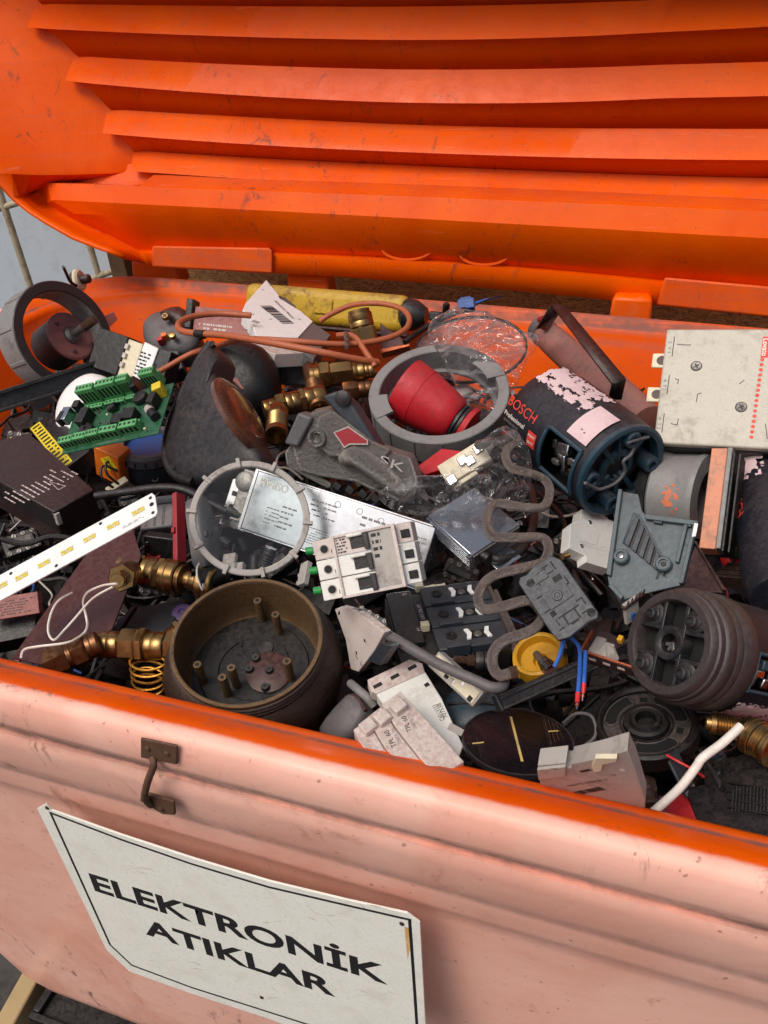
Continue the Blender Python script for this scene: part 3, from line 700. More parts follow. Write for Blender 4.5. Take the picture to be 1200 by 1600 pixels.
# ------------------------------------------------------------------ the heap, left part
def ringpart(t, nm, m_, ri, ro, z0, z1, n=64, bev=1.0, ch=1.5):
    return part(t, nm, m_, B().lathe([(ri, z0), (ro - ch, z0), (ro, z0 + ch), (ro, z1 - ch), (ro - ch, z1), (ri + ch, z1), (ri, z1 - ch)], n, closed=True), 0, ang=30)
def fbox(fr, par, nm, m_, bl, br, tl, z0, z1, bev=1.0, lab=None):
    """a block whose top face (at local z1) covers three pixels' parallelogram"""
    A, U, V = (fr.q(*p, z1) for p in (bl, br, tl)); C2 = U + V - A
    return part(par, nm, m_, B().prism([A, U, C2, V], z0, z1), bev, label=lab)
def fpoly(fr, par, nm, m_, px, z0, z1, bev=1.0, **k):
    return part(par, nm, m_, B().prism([fr.q(*p, z1) for p in px], z0, z1), bev, **k)

# pipe coupling ring and the motor end standing in it
f = FA(101, 523, 22, 34, .075); t = thing("pipe_coupling", "large grey plastic pipe ring with brownish rim leaning at the left end of the heap", "pipe ring", f)
ringpart(t, "sleeve", "grey_plastic", 68, 83, -48, 0)
ringpart(t, "rim", "warm_dark", 67.5, 83.6, -.5, 2.5)
for k in range(10):
    a = k * 36 + 10
    part(t, "ridge", "grey_plastic", B().box(-3, 81, -44, 3, 84.5, -3), .8).rotation_euler.z = math.radians(a)
f = FA(112, 524, 35, 42, .06); t = thing("motor_end", "small motor with round pink dusty face and threaded shaft inside the left ring", "motor", f)
part(t, "face_plate", "pink_dust", B().lathe([(0, 0), (36, 0), (39, -2.5), (39, -6), (0, -6)], 40))
part(t, "body", "dark_plastic", B().lathe([(37, -6.2), (37, -55), (0, -55)], 40))
part(t, "shaft_seat", "steel", B().lathe([(14, 0), (14, 4), (9, 8), (0, 8)], 28))
s_ = part(t, "shaft", "steel", B().cyl((0, 0, 6), (0, 0, 62), 6))
part(s_, "thread", "rust", B().lathe([v for k in range(9) for v in ((6.2, 34 + k * 3.2), (7.2, 35.5 + k * 3.2))] + [(0, 64)], 16))
for a in (20, 140, 260): screw(t, (27 * math.cos(math.radians(a)), 27 * math.sin(math.radians(a))), 3.2, "steel")
fpoly(f, t, "arm", "pink_dust", [(132, 505), (178, 487), (184, 499), (140, 540)], -3, 1.5)
# contactor with white label
f = F2((136, 571), (231, 604), (155, 511), (0, -.55, .83), .05); t = thing("contactor", "black and beige contactor with a white printed label lying below the grey ring", "contactor", f)
fbox(f, t, "cover", "soft_black", (136, 571), (181, 587), (155, 511), -38, 0, 1.5)
fbox(f, t, "body", "cream", (182, 588), (205, 597), (200, 529), -38, -3, 1.5)
fbox(f, t, "label_plate", "clean_white", (207, 587), (228, 598), (226, 534), -34, -2, 1)
p0, p1 = f.q(208, 588, -2), f.q(243, 546, -2)
prints(t, p0.x, min(p0.y, p1.y) + 3, p0.x + 20, max(p0.y, p1.y) - 8, 7, z=-1.7, seed=3)
fbox(f, t, "end_block", "dark_plastic", (231, 596), (252, 603), (247, 543), -36, -5, 1.5)
for i in range(3):
    q = f.q(192 + i * 4, 570 - i * 14, -3); part(t, "clip", "dusty_white", B().cb(q, 6, 8, -3, 1.5), .6)
    q = f.q(240 + i * 2, 588 - i * 17, -5); part(t, "terminal_opening", "hole", B().cb(q, 7, 7, -5.2, -4.8))
# white dome
f = FA(124, 632, 150, 52, .045); t = thing("lamp_dome", "smooth white plastic dome half hidden behind the green circuit board", "dome", f)
part(t, "shell", "clean_white", B().lathe([(58, -46), (58, -16), (55, -5), (48, 1), (36, 4), (0, 6)], 48))
# long black tray edge
fr_ = FL((-20, 634), (168, 574), .035, .04); t = thing("plastic_channel", "long black plastic channel lying behind the white dome at far left", "channel", fr_)
part(t, "base", "black_plastic", B().box(-16, -40, 0, 16, 8, fr_.len), 1.5)
part(t, "rail", "soft_black", B().box(-16, 8, 0, -11, 14, fr_.len), .8); part(t, "rail", "soft_black", B().box(10, 8, 0, 16, 14, fr_.len), .8)
# circuit board
f = F2((96, 710), (247, 677), (122, 630), (-.05, -.55, .83), .085); t = thing("circuit_board", "green circuit board with green terminal blocks, relays and a yellow capacitor", "circuit board", f)
fpoly(f, t, "board", "pcb_green", [(96, 710), (247, 677), (272, 598), (121, 631)], -2, 0, .3)
def conn(bl, br, h, d, n, m_="terminal_green"):
    A, U = f.q(*bl), f.q(*br); dx = (U - A).length; rot = math.degrees(math.atan2(U.y - A.y, U.x - A.x)); c = (A + U) / 2
    o = part(t, "terminal_block", m_, B().box(-dx / 2, 0, 0, dx / 2, d, h).box(-dx / 2, d, 0, dx / 2, d + 5, h * .6), .6)
    o.location = c; o.rotation_euler.z = math.radians(rot)
    hb = B(); 
    for k in range(n):
        x = -dx / 2 + dx * (k + .5) / n; w2 = dx / n * .32
        hb.box(x - w2, -.3, h * .25, x + w2, .2, h * .8); hb.box(x - w2 * .8, d * .35, h - .1, x + w2 * .8, d * .7, h + .25)
    q = part(o, "openings", "hole", hb); return o
for i, (x0, y0, x1, y1) in enumerate(((100, 704, 121, 699), (122, 698, 142, 694), (143, 693, 161, 689), (163, 688, 190, 683), (193, 681, 221, 675))): conn((x0, y0), (x1, y1), 18, 13, 4)
for i, (x0, y0, x1, y1) in enumerate(((137, 636, 163, 630), (167, 628, 196, 621), (199, 620, 216, 616), (234, 611, 256, 606))): conn((x0, y0), (x1, y1), 36, 14, 5)
for i, (x0, y0, x1, y1) in enumerate(((136, 646, 164, 640), (168, 638, 198, 632), (201, 630, 220, 626))): conn((x0, y0), (x1, y1), 10, 8, 5)
def comp(nm, m_, p, w, h, z, rot=0, bev=.8): return part(t, nm, m_, B().cb(f.q(*p), w, h, 0, z, rot), bev)
o = comp("serial_socket", "bright_metal", (109, 655), 15, 26, 16, -12); part(o, "socket_face", "soft_black", B().cb(f.q(103, 660), 7, 20, 2, 17, -12), .5)
comp("relay", "black_plastic", (139, 660), 16, 30, 20, -12); comp("relay", "soft_black", (190, 662), 20, 18, 15, -8); comp("relay", "soft_black", (209, 656), 22, 20, 18, -8)
comp("relay", "black_plastic", (127, 640), 12, 14, 16, -10); comp("relay", "soft_black", (246, 633), 12, 20, 20, -12); comp("relay", "black_plastic", (218, 612), 10, 24, 24, 20)
comp("film_capacitor", "yellow_paper", (255, 617), 16, 15, 22, 15, 1.2)
o = part(t, "buzzer", "soft_black", B().lathe([(12, 0), (12, 9), (10, 11), (3, 11), (3, 8), (0, 8)], 24, c=f.q(139, 675)))
o = part(t, "inductor", "dark_plastic", B().lathe([(12, 0), (13, 5), (11, 10), (0, 11)], 24, c=f.q(222, 625)))
q0, q1 = f.q(231, 637, 6), f.q(243, 652, 7); c_ = part(t, "capacitor", "ink", B().cyl(q0, q1, 7.5)); part(c_, "sleeve", "light_grey", B().cyl(q0.lerp(q1, .1), q0.lerp(q1, .45), 7.8))
q0, q1 = f.q(170, 640, 6), f.q(181, 633, 9); part(t, "capacitor", "black_plastic", B().cyl(q0, q1, 6))
rr = random.Random(4)
for k in range(34):
    q = f.q(160 + rr.random() * 75, 668 - rr.random() * 36, 0); q = f.q(rr.uniform(150, 240), rr.uniform(636, 676))
    part(t, "resistor", rr.choice(("tin", "black_plastic", "tin", "cream")), B().cb(q, rr.uniform(2.5, 5), rr.uniform(2, 3), 0, rr.uniform(1.2, 3), rr.choice((0, 90))), .3)
prints(t, *(f.q(150, 695)[:2]), *(f.q(200, 683)[:2]), 2, "light_grey", .15, seed=9)
# dark motor casing behind, with small coloured terminals
f = F2((222, 548), (290, 545), (230, 490), (0, -.5, .86), .02); t = thing("motor_casing", "dark grey motor casing with a brass bolt behind the white labelled contactor", "casing", f)
part(t, "shell", "mid_grey", B().pillow([f.q(*p) for p in ((223, 512), (238, 492), (276, 484), (300, 500), (312, 530), (290, 552), (235, 545))], 16, 40), label="dusty grey shell")
part(t, "cap", "maroon", B().pillow([f.q(*p, 10) for p in ((246, 487), (280, 477), (305, 500), (318, 520), (280, 520), (262, 505))], 26, 6))
screw(t, f.q(258, 494, 30), 6, "brass", 26, 6)
part(t, "terminal_screw", "brass", B().lathe([(5, 20), (5, 28), (0, 29)], 12, c=f.q(271, 527, 20)))
part(t, "terminal_cap", "red_plastic", B().cb(f.q(250, 531, 20), 9, 7, 10, 24, 20), 1); part(t, "terminal_cap", "orange_plastic", B().cb(f.q(257, 525, 20), 9, 7, 10, 25, 20), 1)
part(t, "foot", "slate_plastic", B().cb(f.q(262, 568, 0), 44, 40, -30, 4, 20), 2)
# black power supply with mesh front
f = F2((55, 806), (147, 766), (0, 740), (-.1, -.45, .88), .055); 
f = F2((84, 800), (147, 765), (-45, 727), (-.1, -.42, .9), .055)
t = thing("power_supply", "black power supply box, maroon sheen painted in, with worn white print and mesh end", "power supply", f)
part(t, "case", "black_maroon_sheen", B().prism([f.q(*p) for p in ((84, 800), (147, 765), (45, 676), (-46, 700), (-45, 727))], -70, 0), 2.0)
a_, b_ = f.q(10, 770), f.q(98, 712)
prints(t, f.lu * .08, f.lv * .12, f.lu * .8, f.lv * .62, 13, "ink_pale", .2, .28, seed=2, rot=90 if f.lv > f.lu else 0)
part(t, "warning_mark", "ink_pale", strip([(f.lu * .55, f.lv * .2), (f.lu * .72, f.lv * .2), (f.lu * .63, f.lv * .34)], 1.2, .3))
gb = B()
for i in range(14):
    for j in range(5):
        gb.lathe([(1.9, -.1), (3.1, -.1), (3.1, .6), (1.9, .6)], 6, closed=True, c=(i * 6.6 + (j % 2) * 3.3, j * 5.8))
mg = part(t, "mesh_grille", "dark_plastic", gb); mg['kind'] = 'stuff'
# the grille stands on the left side face: u along v axis, height down
mg.matrix_basis = Matrix(((0, 0, -1, -.4), (-1, 0, 0, f.lv - 6), (0, 1, 0, -34), (0, 0, 0, 1)))
bk = part(t, "grille_recess", "hole", B().box(-.3, 4, -40, 0, f.lv - 4, -5))
part(t, "latch", "light_grey", B().cb((f.lu * .05, 2), 8, 10, -26, -4), 1)
# yellow labelled box and others near it
f = F2((98, 731), (118, 716), (48, 668), (-.4, -.4, .8), .03); t = thing("relay_box", "small black box with a yellow printed label beside the circuit board", "relay box", f)
part(t, "case", "black_plastic", B().box(-4, -4, -30, f.lu + 24, f.lv + 4, -1), 1.5)
part(t, "label", "yellow_paper", B().box(-2, 0, -1, f.lu * .75, f.lv, -.4)); prints(t, 1, 4, f.lu * .62, f.lv - 4, 14, "ink", -.2, .45, seed=6)
f = F2((150, 742), (188, 760), (146, 704), (.1, -.6, .8), .015); t = thing("orange_box", "small orange box with yellow diamond label under the circuit board", "box", f)
part(t, "case", "orange_plastic", B().box(0, 0, -30, f.lu, f.lv + 8, 0), 2); q = f.q(170, 724); part(t, "label", "yellow_paper", B().cb(q, 22, 22, 0, .5, 40)); prints(t, q.x - 7, q.y - 6, q.x + 7, q.y + 7, 4, z=.7, seed=1)
f = FA(232, 690, 100, 58, .04); t = thing("socket_housing", "grey ribbed plastic socket housing under the circuit board's right corner", "socket", f)
part(t, "collar", "mid_grey", B().lathe([(46, -22), (50, -18), (50, -4), (46, 0), (38, 0), (38, -22)], 40, closed=True))
part(t, "barrel", "slate_plastic", B().lathe([(36, -22), (46, -24), (44, -58), (36, -70), (0, -70)], 40)); part(t, "insert", "blue_plastic", B().lathe([(37, -8), (0, -8)], 32))
for k in range(7):
    a = math.radians(40 + k * 18); part(t, "slot", "hole", B().cb((0, 0), 4, 1, -16, -8)).matrix_basis = Matrix.Translation((50 * math.cos(a), 50 * math.sin(a), 0)) @ Matrix.Rotation(a, 4, 'Z')
text(t, "CE", 14, (0, 0, 0), "ink_pale", wrap=(44.5, 88, 0), name="mark").matrix_basis = Matrix.Translation((0, 0, -38))
f = F2((170, 770), (205, 748), (160, 758), (0, -.5, .8), .012); t = thing("wire_clip", "pale yellow plastic clip with two black loops below the orange box", "clip", f)
part(t, "clip", "cream", B().box(0, 0, -6, 36, 11, 0), 1); part(t, "loop", "soft_black", B().tube([(10, 4, 0), (4, 20, 14), (16, 34, 20), (30, 18, 12)], 2)); part(t, "loop", "soft_black", B().tube([(20, 4, 0), (14, 22, 16), (26, 36, 20), (36, 20, 8)], 2))
# white LED strip
f = F2((-40, 960), (246, 803), (-44, 922), (-.1, -.45, .88), .10); t = thing("led_strip", "long white aluminium strip with groups of small yellow diodes, lying at the left edge", "led strip", f)
E = [f.q(*p) for p in ((-40, 960), (243, 806), (246, 800), (242, 774), (237, 770), (-44, 922))]
part(t, "strip", "clean_white", B().prism(E, -3, 0), .6)
ctr = [(217, 801 - 2), (178, 821), (141, 841), (106, 861), (70, 881), (35, 901), (3, 916)]
for c in ctr:
    q = f.q(c[0] - 2, c[1] + 0)
    q = f.q(c[0] - 1, c[1])
    for i in range(6):
        for j in range(2):
            part(t, "diode", "yellow_paper" if (i + j) % 3 else "cream", B().cb((q.x - 9.5 + i * 3.8, q.y - 2.4 + j * 5.2), 3.2, 4, 0, 1.1), .3)
for p, r in (((235, 778), 3), ((237, 788), 4), ((239, 801), 3), ((157, 818), 3), ((88, 884), 3), ((17, 896), 3)): part(t, "hole", "hole", B().lathe([(r, .12), (0, .12)], 16, c=f.q(*p)))
q = f.q(209, 814); prints(t, q.x - 20, q.y - 4, q.x + 20, q.y + 1, 2, "ink", .15, .4, seed=5)
# dark red tray
f = F2((25, 1022), (140, 862), (150, 1040), (-.35, -.6, .7), .03)
fr_ = Fr(f.o, f.x, f.y, f.z, f.s, f.lu, f.lv); t = thing("red_tray", "dark red painted metal tray standing on edge below the white strip", "tray", f)
f = fr_
part(t, "panel", "dark_red", B().prism([f.q(*p) for p in ((20, 1030), (140, 862), (208, 826), (222, 870), (176, 985), (110, 1050))], -3, 0), .8)
part(t, "flange", "pink_dust", B().prism([f.q(*p) for p in ((20, 1030), (140, 862), (146, 866), (28, 1034))], 0, 5), .8)
# brass valves
HX = [('open', 20, 17), ('hex', 16, 22), ('collar', 18, 17), ('hex', 12, 23)]
fitting("brass_elbow", "brass elbow fitting with two white wires coming out of its hexagonal end", "pipe fitting", (203, 894), (183, 908), .07, .10, [('collar', 16, 19), ('hex', 14, 22), ('hex', 9, 13), ('collar', 5, 10)])
fitting("brass_valve", "long polished brass valve lying beside the bronze pot's rim", "pipe fitting", (176, 884), (338, 914), .05, .05,
        [('collar', 16, 15), ('collar', 34, 21), ('hex', 8, 25), ('collar', 24, 24), ('hex', 10, 26), ('collar', 26, 27), ('collar', 8, 22), ('collar', 26, 14), ('collar', 26, 24)])
fitting("brass_tee", "brown tarnished brass pipe fitting at the container's near rim", "pipe fitting", (72, 1040), (155, 1004), .055, .06, [('hex', 40, 25), ('collar', 8, 20), ('hex', 26, 25), ('collar', 22, 20)], "tarnish")
fitting("brass_coupling", "brass coupling with hexagon nuts beside the copper wire coil", "pipe fitting", (143, 1006), (282, 1010), .05, .05, [('collar', 16, 18), ('collar', 26, 21), ('hex', 26, 26), ('hex', 10, 28), ('collar', 26, 22), ('hex', 20, 22)])
fitting("brass_nipple", "short threaded brass nipple against the bronze pot's left side", "pipe fitting", (248, 1008), (285, 982), .045, .05, [('thread', 30, 15), ('hex', 8, 17)])
cable("white_wire", "pair of thin white wires looping from the brass elbow down to the near rim", "wire", [(182, 912, .115), (160, 915, .105), (138, 925, .09), (130, 940, .08), (135, 965, .07), (136, 980, .07), (128, 992, .07), (105, 1004, .075), (60, 1010, .075), (38, 1015, .07), (33, 1028, .065)], 2.0, "wire_white", 6)
cable("white_wire", "thin white wire bent sharply, its tip ending on the red tray", "wire", [(176, 917, .112), (145, 935, .10), (118, 965, .085), (100, 985, .08), (84, 1000, .08), (75, 985, .08), (80, 958, .085), (92, 938, .09), (113, 926, .09)], 1.9, "wire_white", 6)
L = [(214 + (30 - a * .12) * math.cos(a * .62 + .05 * math.sin(a)), 1040 + 15 * math.sin(a * .62) + a * 1.0, .052 - a * .0006) for a in range(0, 44)]
cable("copper_coil", "loose coil of thin copper wire between the brass coupling and the bronze pot", "wire", [(x + 18, y - 10, l) for x, y, l in L], 2.0, mat("copper_wire", (190, 136, 56), .35, .8, dirt=.4, dirtc=(120, 78, 36), dust=0), 6)
# dark things between them
f = F2((182, 998), (262, 985), (215, 948), (0, -.3, .9), .02); t = thing("adapter_box", "dark slate plastic adapter box behind the brass coupling", "adapter", f)
part(t, "case", "slate_plastic", B().box(0, 0, -40, f.lu, f.lv, 0), 2.5); part(t, "rib", "dark_plastic", B().box(-12, 0, -40, -2, f.lv, 3), 1.5); part(t, "plug", "blue_plastic", B().cb((-20, f.lv * .6), 14, 30, -30, -2), 4)
fd = FA(284, 955, 110, 40, .03); t = thing("purple_cap", "small purple plastic cap in shadow left of the bronze pot", "cap", fd)
part(t, "cap", mat("purple_plastic", (92, 70, 130), .45), B().lathe([(16, -10), (16, -2), (13, 0), (6, 0), (5, -3), (0, -3)], 24))
f = F2((218, 828), (270, 822), (222, 782), (0, -.5, .85), .05); t = thing("grey_connector", "grey plastic connector block behind the end of the white strip", "connector", f)
part(t, "block", "mid_grey", B().box(0, 0, -30, f.lu, f.lv, 0), 3); part(t, "lip", "slate_plastic", B().box(-2, f.lv * .78, 0, f.lu + 2, f.lv + 2, 4), 1)
for i in range(3): part(t, "groove", "dark_plastic", B().box(8 + i * 14, 4, 0, 12 + i * 14, f.lv * .7, .6))
f = F2((277, 880), (302, 886), (275, 768), (.1, -.55, .8), .06); t = thing("red_bar", "flat dull red plastic bar standing left of the light grey clamp ring", "bar", f)
part(t, "bar", "dull_red", B().box(0, 0, -10, 20, f.lv, 0), 1.2); part(t, "hook", "dull_red", B().box(-5, f.lv * .42, -8, 0, f.lv * .5, -2), 1)
f = F2((226, 876), (274, 882), (224, 842), (0, -.5, .85), .035); t = thing("rocker_switch", "black switch block with a red rocker behind the polished brass valve", "switch", f)
part(t, "block", "black_plastic", B().box(0, 0, -20, f.lu, f.lv + 6, 0), 2); part(t, "rocker", "red_plastic", B().prism([(6, 4), (28, 4), (28, 14), (17, 9), (6, 14)], 0, 5), .8); part(t, "bolt", "tin", B().lathe([(4, 0), (3, 3), (0, 3)], 10, c=(6, 30)))
f = F2((0, 968), (62, 958), (-4, 930), (0, -.4, .9), .035); t = thing("pink_box", "flat pinkish printed box under the white strip at the left edge", "box", f)
part(t, "case", "pink_dust", B().box(-20, 0, -20, f.lu, f.lv - 4, 0), 1); prints(t, 2, 4, f.lu - 6, f.lv - 10, 6, "maroon", .2, seed=8)
f = F2((-30, 1010), (56, 992), (-30, 970), (0, -.3, .9), .01); t = thing("black_box", "black plastic box in the shadow at the lower left corner of the heap", "box", f)
part(t, "case", "soft_black", B().box(0, 0, -50, f.lu, f.lv, 0), 2); part(t, "lid", "black_plastic", B().box(-2, -2, 0, f.lu + 2, f.lv + 2, 5), 1)
# small bits standing behind the left ring
f = FA(128, 437, 10, 62, .10); t = thing("shaft_wheel", "small beige wheel with a dark hub hanging at the container's back left corner", "wheel", f)
part(t, "disc", "cream", B().lathe([(0, 0), (14, 0), (17, -3), (17, -7), (0, -7)], 28)); part(t, "hub", "maroon", B().lathe([(7, 0), (7, 12), (5, 14), (0, 14)], 16)); part(t, "backing", "dark_plastic", B().lathe([(14, -7), (13, -14), (0, -14)], 24))
cable("black_lead", "short black lead curling up beside the beige wheel", "wire", [(120, 447, .10), (110, 440, .11), (104, 428, .125), (99, 417, .14)], 2.4, "soft_black", 6)
f = F2((52, 455), (80, 446), (60, 434), (0, -.6, .7), .10); t = thing("bracket", "bent beige metal bracket peeking over the left ring", "bracket", f)
part(t, "plate", "cream", B().box(0, 0, -4, 26, 14, 0), .8); part(t, "fold", "cream", B().box(0, 0, -20, 3, 14, -4), .6)
cable("blue_lead", "dark blue lead behind the upper left of the grey ring", "wire", [(34, 470, .08), (38, 458, .10), (46, 452, .11), (52, 448, .11)], 3.5, "navy_plastic", 6)
# ------------------------------------------------------------------ the heap, middle part
# black lamp housing with a brown lens
f = F2((290, 752), (405, 715), (322, 530), (-.15, -.6, .78), .075); t = thing("lamp_housing", "large black triangular lamp housing with curved shell standing in the heap", "lamp housing", f)
part(t, "shell", "dark_plastic", B().pillow([f.q(*p) for p in ((330, 538), (346, 560), (342, 592), (374, 650), (408, 712), (385, 735), (340, 755), (300, 757), (272, 744), (260, 722), (262, 688), (290, 606), (312, 562))], 20, 34, rings=10, pw=4, lo=.05))
rimp = [f.q(*p, 4) for p in ((331, 536), (313, 564), (292, 606), (272, 650), (262, 690), (263, 722), (278, 744), (304, 754))]
part(t, "piping", "soft_black", B().tube(rimp, 9, 12)); part(t, "socket_hole", "hole", B().lathe([(6, 10), (5, 14), (0, 14)], 14, c=f.q(275, 731, 8))); screw(t, f.q(334, 540, 8)[:2], 6, "dark_plastic", 12, 3)
f2 = F2((350, 640), (440, 640), (345, 550), (.1, -.6, .8), .055); t = thing("lamp_socket", "black rounded lamp socket cover behind the brown lens", "lamp socket", f2)
part(t, "cover", "soft_black", B().pillow([f2.q(*p) for p in ((340, 545), (372, 535), (410, 545), (435, 580), (440, 620), (425, 650), (385, 650), (350, 610))], 38, 40))
part(t, "torn_edge", "pink_dust", B().prism([f2.q(*p, 30) for p in ((343, 570), (352, 558), (360, 575), (364, 588), (374, 592), (386, 607), (378, 608), (366, 596), (340, 588))], 27, 30), .6)
f = FA(377, 648, 33, 73, .135); t = thing("lamp_lens", "round brown ribbed lamp lens leaning against the black housing", "lens", f)
part(t, "lens", "brown_lens", B().lathe([(66, -7), (67, 0), (62, 4), (45, 9), (20, 13), (0, 14), (0, 6), (60, -7)], 56))
rb = B()
for k in range(80):
    a = math.radians(k * 4.5); rb.tube([(r * math.cos(a), r * math.sin(a), z + .3) for r, z in ((66, 1), (58, 5), (46, 9))], .9, 4, smooth=False)
part(t, "ribbing", "brown_lens", rb)['kind'] = 'stuff'
# white circuit breaker with barcode
f = F2((465, 527), (400, 524), (489, 502), (0, -.6, .78), .10)
f = F2((400, 524), (470, 528), (379, 486), (.1, -.62, .78), .10); t = thing("circuit_breaker", "white circuit breaker with barcode standing upright on the back of the heap", "circuit breaker", f)
part(t, "case", "clean_white", B().prism([f.q(*p) for p in ((416, 437), (436, 461), (437, 466), (470, 486), (489, 502), (466, 527), (400, 525), (392, 499), (379, 484), (384, 473))], -26, 0), 1.0)
part(t, "terminal_side", "mid_grey", B().prism([f.q(*p) for p in ((489, 502), (517, 521), (490, 560), (462, 538), (466, 527))], -26, -2), 1.2)
part(t, "terminal_side", "dusty_white", B().prism([f.q(*p) for p in ((395, 525), (470, 528), (478, 548), (430, 550), (402, 540))], -26, -3), 1)
part(t, "toggle", "mid_grey", B().prism([f.q(*p, 0) for p in ((435, 458), (446, 461), (462, 474), (466, 484), (456, 478), (438, 466))], -20, -4), .8)
p0 = f.q(415, 478); p1 = f.q(452, 507); d = p1 - p0; an = math.degrees(math.atan2(d.y, d.x)); cx, cy = (f.q(433, 492)[:2])
barcode(t, cx - d.length / 2, cy - 11, cx + d.length / 2, cy + 11, .4, rot=an)
textq(t, f, "3250617250428", (461, 498), (432, 470), 5, "ink", name="number")
for p in ((423, 446), (411, 453), (395, 491), (468, 499), (423, 499)):
    q = f.q(*p); o = text(t, "D", 7, (q.x, q.y, .3), "ink", rot=150, name="mark", ext=.05)
part(t, "notch", "light_grey", B().cb(f.q(399, 503), 10, 12, 0, .8, 50), .3)
for p in ((437, 464), (385, 516), (480, 547), (487, 535)): part(t, "hole", "hole", B().lathe([(2.6, .5), (0, .5)], 10, c=f.q(*p)))
f = F2((300, 520), (395, 530), (305, 472), (0, -.5, .85), .055); t = thing("pink_case", "flat dusty pink plastic case under the orange cable", "case", f)
part(t, "case", "pink_dust", B().box(0, 0, -20, f.lu, f.lv - 6, 0), 2); part(t, "end", "dark_plastic", B().box(-12, 6, -22, -1, f.lv + 4, 6), 1.5); prints(t, 10, 6, 70, 18, 2, "dusty_white", .3, seed=4)
f = F2((395, 600), (500, 605), (395, 540), (0, -.5, .85), .045); t = thing("grey_box", "grey plastic box with rounded corner under the barcode breaker", "box", f)
part(t, "case", "mid_grey", B().box(0, 0, -40, f.lu, f.lv, 0), 4); part(t, "lid", "slate_plastic", B().box(8, 6, 0, f.lu * .5, f.lv - 8, 4), 2); part(t, "boss", "mid_grey", B().lathe([(9, 0), (9, 5), (4, 6), (0, 3)], 20, c=(f.lu * .75, f.lv * .55)))
# yellow tool case
f = FL((388, 470), (640, 492), .055, .05); t = thing("yellow_tool", "dirty yellow and black tool body lying along the back wall", "power tool", f)
part(t, "body", "dirty_yellow", B().box(-27, -15, 0, 27, 17, f.len), 13, seg=4)
part(t, "seam", "maroon", B().box(-31, -3, 18, -24, 3, f.len - 18), 2)
part(t, "grip", "maroon", B().box(-34, -14, 30, -27, 14, f.len + 4), 5)
part(t, "clip", "dirty_yellow", B().box(-10, 15, 120, 12, 20, 150), 2)
part(t, "end_cap", "dark_plastic", B().lathe([(18, f.len - 12), (24, f.len - 6), (22, f.len + 10), (12, f.len + 26), (0, f.len + 26)], 28))
part(t, "plug", "dark_plastic", B().box(-6, 2, f.len + 34, 8, 20, f.len + 52), 3)
# orange cable
cable("orange_cable", "dusty orange cable looping twice across the back of the heap", "cable", [(235, 588, .085), (262, 573, .09), (300, 552, .10), (340, 540, .115), (372, 531, .135), (410, 530, .145), (470, 534, .145), (540, 538, .135), (600, 530, .13), (634, 514, .13), (639, 495, .13), (624, 481, .13), (590, 474, .13), (550, 477, .13), (515, 492, .125), (500, 502, .12)], 4.7, "orange_cable", 10)
t, fr_, L = cable("orange_cable", "thicker orange cable with black tape band crossing in front of the barcode breaker", "cable", [(392, 493, .115), (340, 490, .12), (300, 495, .125), (280, 505, .128), (282, 516, .13), (306, 521, .135), (350, 524, .14), (420, 535, .15), (500, 550, .145), (560, 562, .13), (590, 566, .12)], 5.3, "orange_cable", 10)
part(t, "tape", "soft_black", B().tube([fr_.loc(at(306, 521, .135)), fr_.loc(at(320, 522, .137))], 6.1, 10, smooth=False))
t, fr_, L = cable("orange_cable", "frayed orange cable end tied with wire hanging below the capped brass fitting", "cable", [(528, 524, .13), (545, 523, .135), (558, 530, .135), (568, 545, .13), (578, 560, .125), (586, 573, .12)], 4.6, "orange_cable", 8)
part(t, "tie", "steel", B().tube([fr_.loc(at(540 + 3 * (k % 2), 520 + k * 4, .142)) for k in range(7)], 3.2, 6))
# brass fittings in the middle
fitting("brass_plug", "capped brass fitting standing upright inside the orange cable loop", "pipe fitting", (572, 536), (560, 484), .09, .125, [('hex', 26, 21), ('collar', 22, 19), ('collar', 6, 17)])
fitting("brass_elbow", "brass elbow fitting with a wide open threaded mouth left of the grey gearbox", "pipe fitting", (434, 640), (432, 682), .085, .085, [('hex', 14, 17), ('thread', 20, 17), ('open', 6, 17.5)])
fitting("brass_union", "brass union with copper coloured sleeves behind the elbow's mouth", "pipe fitting", (412, 640), (506, 618), .082, .08, [('collar', 14, 14), ('hex', 10, 19), ('collar', 16, 18), ('hex', 6, 20), ('collar', 22, 18)])
fitting("brass_nut", "brass hexagon fitting pointing right between the cables and the big grey ring", "pipe fitting", (484, 590), (585, 578), .075, .075, [('collar', 12, 18), ('hex', 12, 22), ('hex', 26, 19), ('collar', 14, 15), ('collar', 12, 12)])
fitting("copper_elbow", "brown copper threaded connector joining two brass fittings", "pipe fitting", (486, 575), (500, 640), .068, .075, [('collar', 24, 14), ('thread', 30, 15)], "tarnish")
fitting("copper_joint", "copper coloured pipe joint partly hidden under the big grey ring", "pipe fitting", (536, 612), (585, 606), .06, .06, [('hex', 20, 15), ('collar', 20, 13)], "tarnish")
fitting("brass_sleeve", "small brass sleeve seen inside the big grey ring", "pipe fitting", (606, 612), (632, 586), .06, .06, [('collar', 20, 16), ('hex', 14, 17)], "tarnish")
